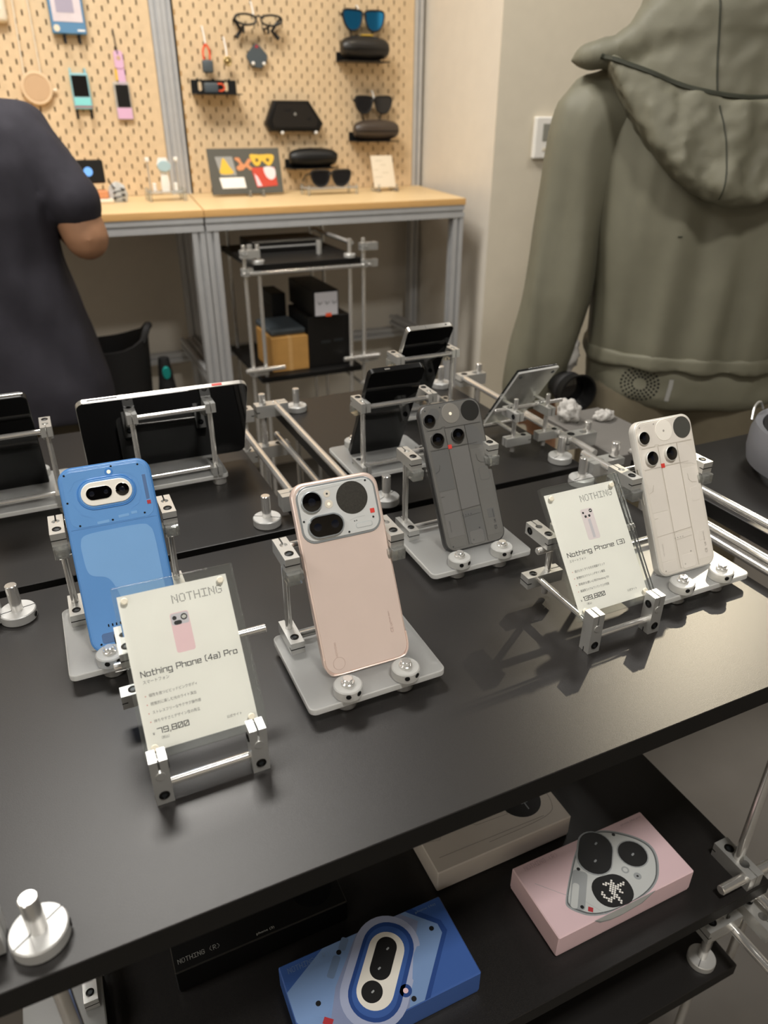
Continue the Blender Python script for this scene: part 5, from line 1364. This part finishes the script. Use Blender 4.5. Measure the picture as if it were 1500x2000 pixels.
def limb(g, pts, rs, n=14, sub=4):
    P = smooth(pts, sub); k = len(P)
    rr = []
    for i in range(k):
        t = i/(k-1)*(len(rs)-1); a = min(int(t), len(rs)-2); rr.append(rs[a]+(rs[a+1]-rs[a])*(t-a))
    g.tube(P, rr, n); g.sphere(P[0], rr[0], 12); g.sphere(P[-1], rr[-1], 12)
def sec(cx, cy, hw, hd, z, n=32, e=2.5):
    o = []
    for j in range(n):
        a = 2*pi*j/n; c, s_ = cos(a), sin(a)
        o.append((cx+hw*math.copysign(abs(c)**(2/e), c), cy+hd*math.copysign(abs(s_)**(2/e), s_), z))
    return o
def hand(g, wrist, d, side):
    """palm, four unequal bent fingers and a thumb leaving the side of the palm"""
    d = Vector(d).normalized(); w_ = Vector(wrist)
    up = Vector((0, 0, 1)) if abs(d.z) < 0.8 else Vector((0, 1, 0))
    x = d.cross(up).normalized()*side; nrm = x.cross(d).normalized()*side
    palm = w_+d*0.045
    for k in (-1, 0, 1): limb(g, [w_+x*0.016*k*0.6, palm+x*0.022*k, palm+d*0.035+x*0.025*k], [0.019, 0.017, 0.014], 10, 3)
    for k, ln in ((-1.5, 0.058), (-0.5, 0.072), (0.5, 0.076), (1.5, 0.068)):
        b = palm+d*0.040+x*0.0195*k
        limb(g, [b, b+d*ln*0.5-nrm*0.004, b+d*ln*0.85-nrm*0.020, b+d*ln*0.92-nrm*0.034], [0.0095, 0.009, 0.0085, 0.0075], 8, 3)
    b = w_+d*0.025+x*0.028
    limb(g, [b, b+d*0.022+x*0.020, b+d*0.048+x*0.026-nrm*0.006], [0.012, 0.011, 0.009], 8, 3)
def head(root, hx, hy, hz, g):
    """skull, jaw, nose and ears are part of the body skin; returns nothing"""
    g.sphere((hx, hy, hz), 0.092, 20, 0, (0.86, 1.05, 1.12)); g.sphere((hx, hy+0.030, hz-0.065), 0.062, 16, 0, (0.95, 1.0, 0.95))
    limb(g, [(hx, hy+0.090, hz+0.010), (hx, hy+0.104, hz-0.018), (hx, hy+0.094, hz-0.030)], [0.008, 0.013, 0.011], 8, 3)
    for s in (-1, 1): g.sphere((hx+s*0.080, hy-0.002, hz-0.012), 0.026, 10, 0, (0.35, 0.7, 1.1))
    limb(g, [(hx-0.022, hy+0.088, hz-0.064), (hx, hy+0.095, hz-0.062), (hx+0.022, hy+0.088, hz-0.064)], [0.006, 0.008, 0.006], 8, 3)
    limb(g, [(hx, hy-0.02, hz-0.06), (hx, hy-0.025, hz-0.17)], [0.058, 0.062], 14, 3)
def face_and_hair(root, hx, hy, hz):
    for s in (-1, 1): G().sphere((hx+s*0.030, hy+0.083, hz+0.006), 0.012, 12).link('eye', 'eye_white', root)
    g = G(); g.sphere((hx, hy-0.012, hz+0.020), 0.103, 20, 0, (0.88, 1.02, 1.05)); g.sphere((hx, hy-0.045, hz-0.03), 0.075, 16, 0, (1.0, 0.8, 1.0))
    organic('hair', g, 'hair', root, 0.010, 3, lambda p: 0.006*noise.noise(p*70))

def folds(p, k=1.0):
    a = noise.noise(Vector((p.x*16, p.y*16, p.z*3.2)))*0.006+noise.noise(Vector((p.x*34+3, p.y*34, p.z*9)))*0.0025
    return a*k

# man in the dark T-shirt, seen from behind at the left edge
OX, OY = -0.121, 1.85
mw1 = TR(OX, OY, 0)
g = G()
g.loft([sec(0, 0.02, 0.13, 0.085, 0.86), sec(0, 0.01, 0.135, 0.09, 1.0), sec(0, 0.0, 0.150, 0.095, 1.15), sec(0, 0.0, 0.165, 0.095, 1.26), sec(0, 0.01, 0.13, 0.08, 1.33), sec(0, 0.04, 0.06, 0.06, 1.38)])
for s in (-1, 1):
    limb(g, [(s*0.140, 0.0, 1.290), (s*0.198, -0.040, 1.20), (s*0.232, -0.065, 1.095)], [0.046, 0.048, 0.048])
    limb(g, [(s*0.232, -0.065, 1.095), (s*0.200, 0.11, 1.115), (s*0.150, 0.235, 1.150)], [0.046, 0.040, 0.028])
    hand(g, (s*0.148, 0.240, 1.150), (-s*0.25, 0.9, 0.05), s)
    limb(g, [(s*0.085, 0.02, 0.90), (s*0.100, 0.02, 0.48), (s*0.105, 0.05, 0.08)], [0.095, 0.062, 0.042])
    limb(g, [(s*0.105, 0.03, 0.045), (s*0.110, 0.15, 0.03)], [0.040, 0.028])
head(None, -0.005, 0.075, 1.515, g)
man = organic('person', g, 'skin', None, 0.0075, 5)
man.matrix_world = mw1
tag(man, 'man in a dark navy T-shirt seen from behind, cut by the left edge', 'person')
face_and_hair(man, -0.005, 0.075, 1.515)
g = G()
g.loft([sec(0.0, -0.005, 0.236, 0.165, 0.705), sec(0.0, -0.005, 0.232, 0.160, 0.78), sec(-0.004, 0.0, 0.208, 0.145, 0.92), sec(-0.006, 0.0, 0.193, 0.132, 1.05), sec(-0.002, -0.005, 0.190, 0.128, 1.15), sec(0, 0.0, 0.186, 0.120, 1.24), sec(0, 0.005, 0.165, 0.105, 1.305), sec(0, 0.02, 0.110, 0.085, 1.352), sec(0, 0.03, 0.075, 0.072, 1.372)])
for s in (-1, 1):
    limb(g, [(s*0.135, 0.0, 1.300), (s*0.178, -0.022, 1.235), (s*0.210, -0.048, 1.170), (s*0.215, -0.050, 1.158)], [0.064, 0.066, 0.064, 0.060])
organic('t_shirt', g, 'shirt_navy', man, 0.009, 5, lambda p: folds(p, 1.2)+0.0075*noise.noise(Vector((p.x*9+p.z*7, p.y*6, p.z*1.5))))
g = G()
for s in (-1, 1): g.loft([sec(s*0.085, 0.02, 0.098, 0.11, 0.92), sec(s*0.092, 0.02, 0.100, 0.11, 0.70), sec(s*0.102, 0.02, 0.082, 0.088, 0.45), sec(s*0.108, 0.03, 0.072, 0.078, 0.09)])
organic('trousers', g, 'trouser_dark', man, 0.012, 5, lambda p: folds(p, 1.2))
for s in (-1, 1):
    g = G(); g.sphere((s*0.108, 0.04, 0.050), 0.05, 14, 0, (0.95, 1.2, 0.95)); g.sphere((s*0.110, 0.13, 0.040), 0.044, 14, 0, (1.0, 1.6, 0.85))
    organic('shoe', g, 'shoe', man, 0.012, 4)

# man in the olive hooded jacket, seen from behind at the right
mw2 = TR(1.153, 1.027, 0) @ RZ(R(-32))
CXJ, CY = 0.015, 0.125
g = G()
g.loft([sec(CXJ, CY, 0.15, 0.10, 0.80), sec(CXJ, CY, 0.16, 0.10, 1.0), sec(CXJ, CY, 0.18, 0.105, 1.2), sec(CXJ, CY, 0.18, 0.10, 1.32), sec(CXJ-0.02, CY, 0.12, 0.08, 1.40), sec(CXJ-0.04, CY, 0.062, 0.062, 1.46)])
for s in (-1, 1):
    limb(g, [(CXJ+s*0.185, CY, 1.345), (CXJ+s*0.255, CY-0.01, 1.16), (CXJ+s*0.285, CY-0.02, 0.99)], [0.056, 0.050, 0.043])
    limb(g, [(CXJ+s*0.285, CY-0.02, 0.99), (CXJ+s*0.300, CY+0.01, 0.86), (CXJ+s*0.290, CY+0.05, 0.76)], [0.043, 0.038, 0.027])
    hand(g, (CXJ+s*0.288, CY+0.055, 0.75), (-s*0.1, 0.35, -0.9), s)
    limb(g, [(CXJ+s*0.09, CY, 0.88), (CXJ+s*0.10, CY, 0.48), (CXJ+s*0.105, CY+0.02, 0.08)], [0.10, 0.066, 0.044])
    limb(g, [(CXJ+s*0.105, CY+0.01, 0.045), (CXJ+s*0.11, CY+0.13, 0.03)], [0.042, 0.028])
head(None, CXJ-0.060, CY+0.03, 1.625, g)
man2 = organic('person', g, 'skin', None, 0.008, 5)
man2.matrix_world = mw2
tag(man2, 'man in an olive hooded jacket seen from behind at the right', 'person')
face_and_hair(man2, CXJ-0.060, CY+0.03, 1.625)
def jf(p):
    k = 1.0+0.6*max(0, 1.1-p.z)
    a = noise.noise(Vector((p.x*15+7, p.y*10, p.z*2.0+p.x*2)))*0.011+noise.noise(Vector((p.x*34, p.y*30, p.z*4+2)))*0.0045
    v_ = 0.0045*math.sin(p.x*70+2.2*noise.noise(Vector((p.x*5, 0, p.z*3))))*min(1, max(0, (1.30-p.z)*4))
    return a*k+v_
g = G()
g.loft([sec(CXJ, CY, 0.208, 0.145, 0.884), sec(CXJ, CY, 0.212, 0.148, 0.92), sec(CXJ, CY, 0.222, 0.145, 1.02), sec(CXJ, CY, 0.242, 0.140, 1.13), sec(CXJ, CY, 0.254, 0.132, 1.25), sec(CXJ, CY, 0.250, 0.120, 1.34), sec(CXJ-0.01, CY, 0.205, 0.105, 1.395), sec(CXJ-0.02, CY, 0.120, 0.085, 1.435)])
jac = organic('jacket', g, 'jacket_olive', man2, 0.009, 4, jf)
for s in (-1, 1):
    g = G()
    limb(g, [(CXJ+s*0.200, CY-0.005, 1.345), (CXJ+s*0.252, CY-0.01, 1.315), (CXJ+s*0.278, CY-0.015, 1.16), (CXJ+s*0.290, CY-0.03, 1.0), (CXJ+s*0.312, CY-0.03, 0.86), (CXJ+s*0.324, CY-0.02, 0.79)], [0.078, 0.080, 0.076, 0.072, 0.060, 0.050], 18)
    organic('sleeve', g, 'jacket_olive', man2, 0.009, 4, lambda p: jf(p)*1.1)
g = G(); g.loft([sec(CXJ+0.004, CY, 0.196, 0.138, 0.800), sec(CXJ+0.002, CY-0.002, 0.206, 0.146, 0.825), sec(CXJ, CY, 0.204, 0.142, 0.87), sec(CXJ, CY, 0.196, 0.134, 0.90)])
pouch = organic('lower_back_panel', g, 'jacket_olive', man2, 0.008, 3, lambda p: 0.8*noise.noise(Vector((p.x*18, p.y*18, p.z*26)))*0.006)
g = G(); g.loft([sec(CXJ, CY, 0.217, 0.153, 0.882), sec(CXJ, CY, 0.218, 0.154, 0.886), sec(CXJ, CY, 0.217, 0.1525, 0.908), sec(CXJ, CY, 0.214, 0.150, 0.912)])
organic('hem_band', g, 'jacket_olive', man2, 0.0045, 2, lambda p: 0.5*jf(p))
def surf(o):
    return BVHTree.FromPolygons([v.co for v in o.data.vertices], [p.vertices for p in o.data.polygons])
def hit(bv, x, z, off=0.001):
    h = bv.ray_cast(Vector((x, -1.0, z)), Vector((0, 1, 0)))
    return None if h[0] is None else h[0]-Vector((0, off, 0))
bj = surf(jac); bp_ = surf(pouch)
# hood lying on the back
def hood_pt(s, t):
    """s -1..1 across, t 0 at the seam, 1 at the lowest edge"""
    x = -0.238*(-s) if s < 0 else 0.236*s
    zt = 1.352+0.072*abs(s)**1.5
    zb = 1.190+0.215*abs(s)**2.0
    return x-0.012*(1-t)*(1-abs(s)), zt+(zb-zt)*t
v = []; f = []; NS, NT = 40, 22
for side_ in (0, 1):
    for i in range(NS+1):
        for j in range(NT+1):
            s = -1+2*i/NS; t = j/NT
            x, z = hood_pt(s, t)
            k = (1-abs(s)**2.2)
            bul = 0.018+k*(0.030+0.050*t**1.2*(1-max(0, (t-0.80)/0.20)**2*0.55))
            fold = 0.020*noise.noise(Vector((x*22+1, z*10+x*6, 0.3)))*k+0.010*noise.noise(Vector((x*50, z*26-x*12, 1.3)))*k
            y = -(bul+fold) if side_ == 0 else 0.045
            v.append((x, y+0.018*(1-k), z))
n1 = (NS+1)*(NT+1)
def id_(i, j, sd): return sd*n1+i*(NT+1)+j
for i in range(NS):
    for j in range(NT):
        f.append((id_(i, j, 0), id_(i+1, j, 0), id_(i+1, j+1, 0), id_(i, j+1, 0))); f.append((id_(i, j, 1), id_(i, j+1, 1), id_(i+1, j+1, 1), id_(i+1, j, 1)))
for i in range(NS):
    for j in (0, NT): f.append((id_(i, j, 0), id_(i, j, 1), id_(i+1, j, 1), id_(i+1, j, 0)))
for j in range(NT):
    for i in (0, NS): f.append((id_(i, j, 0), id_(i, j+1, 0), id_(i, j+1, 1), id_(i, j, 1)))
g = G(); g.add(v, f)
hd = organic('hood', g, 'jacket_olive', man2, 0.0065, 3, lambda p: 0.0030*noise.noise(p*55))
g = G()
g.loft([sec(CXJ-0.01, 0.085, 0.285, 0.060, 1.405, e=2.2), sec(CXJ-0.010, 0.080, 0.304, 0.080, 1.416, e=2.2), sec(CXJ-0.016, 0.078, 0.280, 0.100, 1.432, e=2.2), sec(CXJ-0.028, 0.080, 0.212, 0.115, 1.455), sec(CXJ-0.042, 0.086, 0.166, 0.118, 1.488), sec(CXJ-0.055, 0.10, 0.128, 0.112, 1.54), sec(CXJ-0.060, 0.125, 0.105, 0.095, 1.565)])
g.loft([sec(CXJ-0.005, 0.03, 0.215, 0.075, 1.345, e=2.2), sec(CXJ-0.01, 0.05, 0.225, 0.085, 1.40, e=2.2), sec(CXJ-0.02, 0.07, 0.19, 0.10, 1.45)])
uh = organic('hood_collar', g, 'jacket_olive', man2, 0.008, 4, lambda p: 0.011*noise.noise(Vector((p.x*16, p.y*12, p.z*9)))+0.004*noise.noise(p*40))
bh = surf(hd); bu = surf(uh)
def nearest_hit(x, z, off):
    c = [q for q in (hit(bh, x, z, off), hit(bu, x, z, off), hit(bj, x, z, off)) if q is not None]
    return min(c, key=lambda q: q.y) if c else None
def seam(name, pts, r, m, off=0.0006, k=6):
    q = [nearest_hit(a, b, off) for a, b in smooth(pts, k)]
    q = [p for p in q if p is not None]
    if len(q) > 2: G().tube(q, r, 6).link(name, m, man2)
seam('hood_piping', [(-0.252, 1.420), (-0.180, 1.395), (-0.100, 1.368), (0.0, 1.356), (0.10, 1.368), (0.18, 1.395), (0.25, 1.420)], 0.0042, 'piping')
seam('hood_seam', [(-0.086, 1.50), (-0.078, 1.45), (-0.072, 1.40), (-0.066, 1.365)], 0.0016, 'piping')
seam('hood_seam', [(-0.060, 1.345), (-0.045, 1.30), (-0.038, 1.255), (-0.040, 1.205)], 0.0012, 'piping')
for s in (-1, 1): seam('raglan_seam', [(CXJ+s*0.220, 1.345), (CXJ+s*0.228, 1.30), (CXJ+s*0.245, 1.262)], 0.0010, 'piping')
# vent of small holes and the reflective strip
g = G()
for k, (rr, nn) in enumerate(((0.015, 14), (0.0215, 18), (0.028, 22), (0.035, 26))):
    for i in range(nn):
        a = 2*pi*(i+0.5*k)/nn
        q = hit(bp_, -0.098+rr*cos(a), 0.851+rr*sin(a)*0.92, 0.0003)
        if q is None: continue
        g.T = Matrix.Translation(q) @ RX(pi/2); g.lathe([(0.0024, -0.001), (0.0024, 0.0006)], 8)
g.T = I4
g.link('vent_holes', 'hole_black', man2)['kind'] = 'stuff'
q = [hit(bp_, a, b, 0.0012) for a, b in ((-0.0405, 0.866), (-0.041, 0.852), (-0.043, 0.838), (-0.044, 0.822))]
g = G()
for a, b in zip(q, q[1:]):
    g.add([(a.x-0.0042, a.y, a.z), (a.x+0.0042, a.y, a.z), (b.x+0.0042, b.y, b.z), (b.x-0.0042, b.y, b.z)], [(0, 1, 2, 3)])
g.link('reflective_strip', 'reflective', man2)
q = hit(bj, 0.0-0.075, 1.135, 0.0008)
if q: G().box((q.x-0.004, q.y-0.0006, q.z-0.0012), (q.x+0.004, q.y+0.002, q.z+0.0012)).link('small_tag', 'piping', man2)
g = G()
for s in (-1, 1): g.loft([sec(CXJ+s*0.092, CY, 0.108, 0.125, 0.85), sec(CXJ+s*0.098, CY, 0.106, 0.118, 0.68), sec(CXJ+s*0.106, CY, 0.090, 0.095, 0.45), sec(CXJ+s*0.112, CY+0.01, 0.078, 0.085, 0.09)])
organic('trousers', g, 'trouser_khaki', man2, 0.012, 5, lambda p: folds(p, 1.4))
for s in (-1, 1):
    g = G(); g.sphere((CXJ+s*0.11, CY+0.02, 0.050), 0.05, 14, 0, (0.95, 1.2, 0.95)); g.sphere((CXJ+s*0.112, CY+0.11, 0.040), 0.044, 14, 0, (1.0, 1.6, 0.85))
    organic('shoe', g, 'shoe', man2, 0.012, 4)

# ------------------------------------------------------------------ things near the olive jacket
def man2_mw(x, y, z): return mw2 @ TR(x, y, z)
t = thing('camera_lens', 'black camera lens hood showing between the olive sleeve and the jacket', 'camera lens', mw=man2_mw(-0.232, 0.02, 0.826) @ RZ(R(25)) @ RX(pi/2))
G().lathe([(0.026, -0.05), (0.030, -0.02), (0.032, 0.0), (0.040, 0.03), (0.042, 0.034), (0.038, 0.034), (0.030, 0.0)], 32).link('barrel', 'black_plastic', t)
G().lathe([(0.0305, 0.002), (0.020, 0.004), (0.0, 0.006)], 28).link('glass', 'lens_glass', t)
G().lathe([(0.0335, -0.012), (0.0345, -0.010), (0.0345, 0.0), (0.0335, 0.002)], 32).link('zoom_ring', 'black_soft', t)
mat('bag_white', '#b3b0ab', 0.7)
def crumple(name, label, cat, mw, r, sc3, m, seed):
    g = G(); g.sphere((0, 0, 0), r, 24, 0, sc3)
    o = organic(name, g, m, None, r*0.11, 1, lambda p: r*0.30*noise.noise(p*(2.2/r)+Vector((seed, 0, 0)))+r*0.12*noise.noise(p*(6/r)+Vector((seed, 3, 0))))
    o.matrix_world = mw
    return tag(o, label, cat)
crumple('paper_sheet', 'white folded cloth hanging between the olive sleeve and the jacket', 'cloth', man2_mw(-0.236, 0.085, 0.885) @ RY(R(14)), 0.05, (0.42, 0.4, 1.0), 'bag_white', 2)
crumple('paper_bag', 'white crumpled paper bag on the narrow grey shelf beside the olive jacket', 'bag', TR(0.726, 0.872, 0.914), 0.021, (0.80, 0.9, 0.95), 'bag_white', 5)
crumple('tissue', 'white crumpled tissue on the narrow grey shelf right of the paper bag', 'tissue', TR(0.780, 0.850, 0.9075), 0.015, (1.2, 0.8, 0.62), 'bag_white', 9)
# headphones at the right edge
mat('hp_grey', '#74757a', 0.38, 0.1); mat('hp_dark', '#131417', 0.7, bump=0.2, bscale=400)
t = thing('headphones', 'grey over-ear headphones lying on the table at the right edge', 'headphones', (0.905, 0.560, 0.9005), (R(0), R(0), R(-30)))
g = G(); rings = []
N = 40
for i in range(N+1):
    a = R(20)+R(320)*i/N
    c, s_ = cos(a), sin(a)
    rings.append([(c*(0.088+dx), s_*(0.098+dx), 0.040+dz) for dx, dz in ((-0.006, -0.024), (0.004, -0.026), (0.007, -0.012), (0.007, 0.012), (0.003, 0.026), (-0.006, 0.024), (-0.008, 0.0))])
g.loft(rings); g.link('headband', 'hp_grey', t)
g = G(); rings = []
for i in range(N+1):
    a = R(24)+R(312)*i/N; c, s_ = cos(a), sin(a)
    rings.append([(c*(0.078+dx), s_*(0.088+dx), 0.040+dz) for dx, dz in ((-0.010, -0.016), (0.002, -0.022), (0.002, 0.022), (-0.010, 0.016))])
g.loft(rings); g.link('lining', 'hp_dark', t)
for s in (-1, 1):
    g = G(); g.T = TR(0.075, s*0.045, 0.040) @ RX(pi/2*0.9*s) @ RZ(0.2); g.lathe([(0.030, -0.012), (0.038, -0.006), (0.038, 0.008), (0.030, 0.016)], 28); g.link('ear_cup', 'hp_grey', t)
    g = G(); g.T = TR(0.075, s*0.045, 0.040) @ RX(pi/2*0.9*s) @ RZ(0.2); g.lathe([(0.036, 0.010), (0.038, 0.020), (0.030, 0.028), (0.020, 0.022)], 28); g.link('ear_cushion', 'hp_dark', t)
G().tube(smooth([(-0.060, 0.080, 0.066), (-0.068, 0.075, 0.078), (-0.080, 0.060, 0.076), (-0.086, 0.045, 0.062)], 5), 0.0016, 6).link('wire_loop', 'alu', t)
# ------------------------------------------------------------------ fine marks that nobody could pick apart stay one part each
for o in COL.objects:
    b = o.name.split('.')[0]
    if o.parent and b in ('lettering', 'heading', 'bullet_marks', 'panel_line', 'plate_seam', 'panel_seam', 'printed_dots', 'printed_line', 'faint_print', 'label_marks', 'picture', 'vent'):
        o['kind'] = 'stuff'
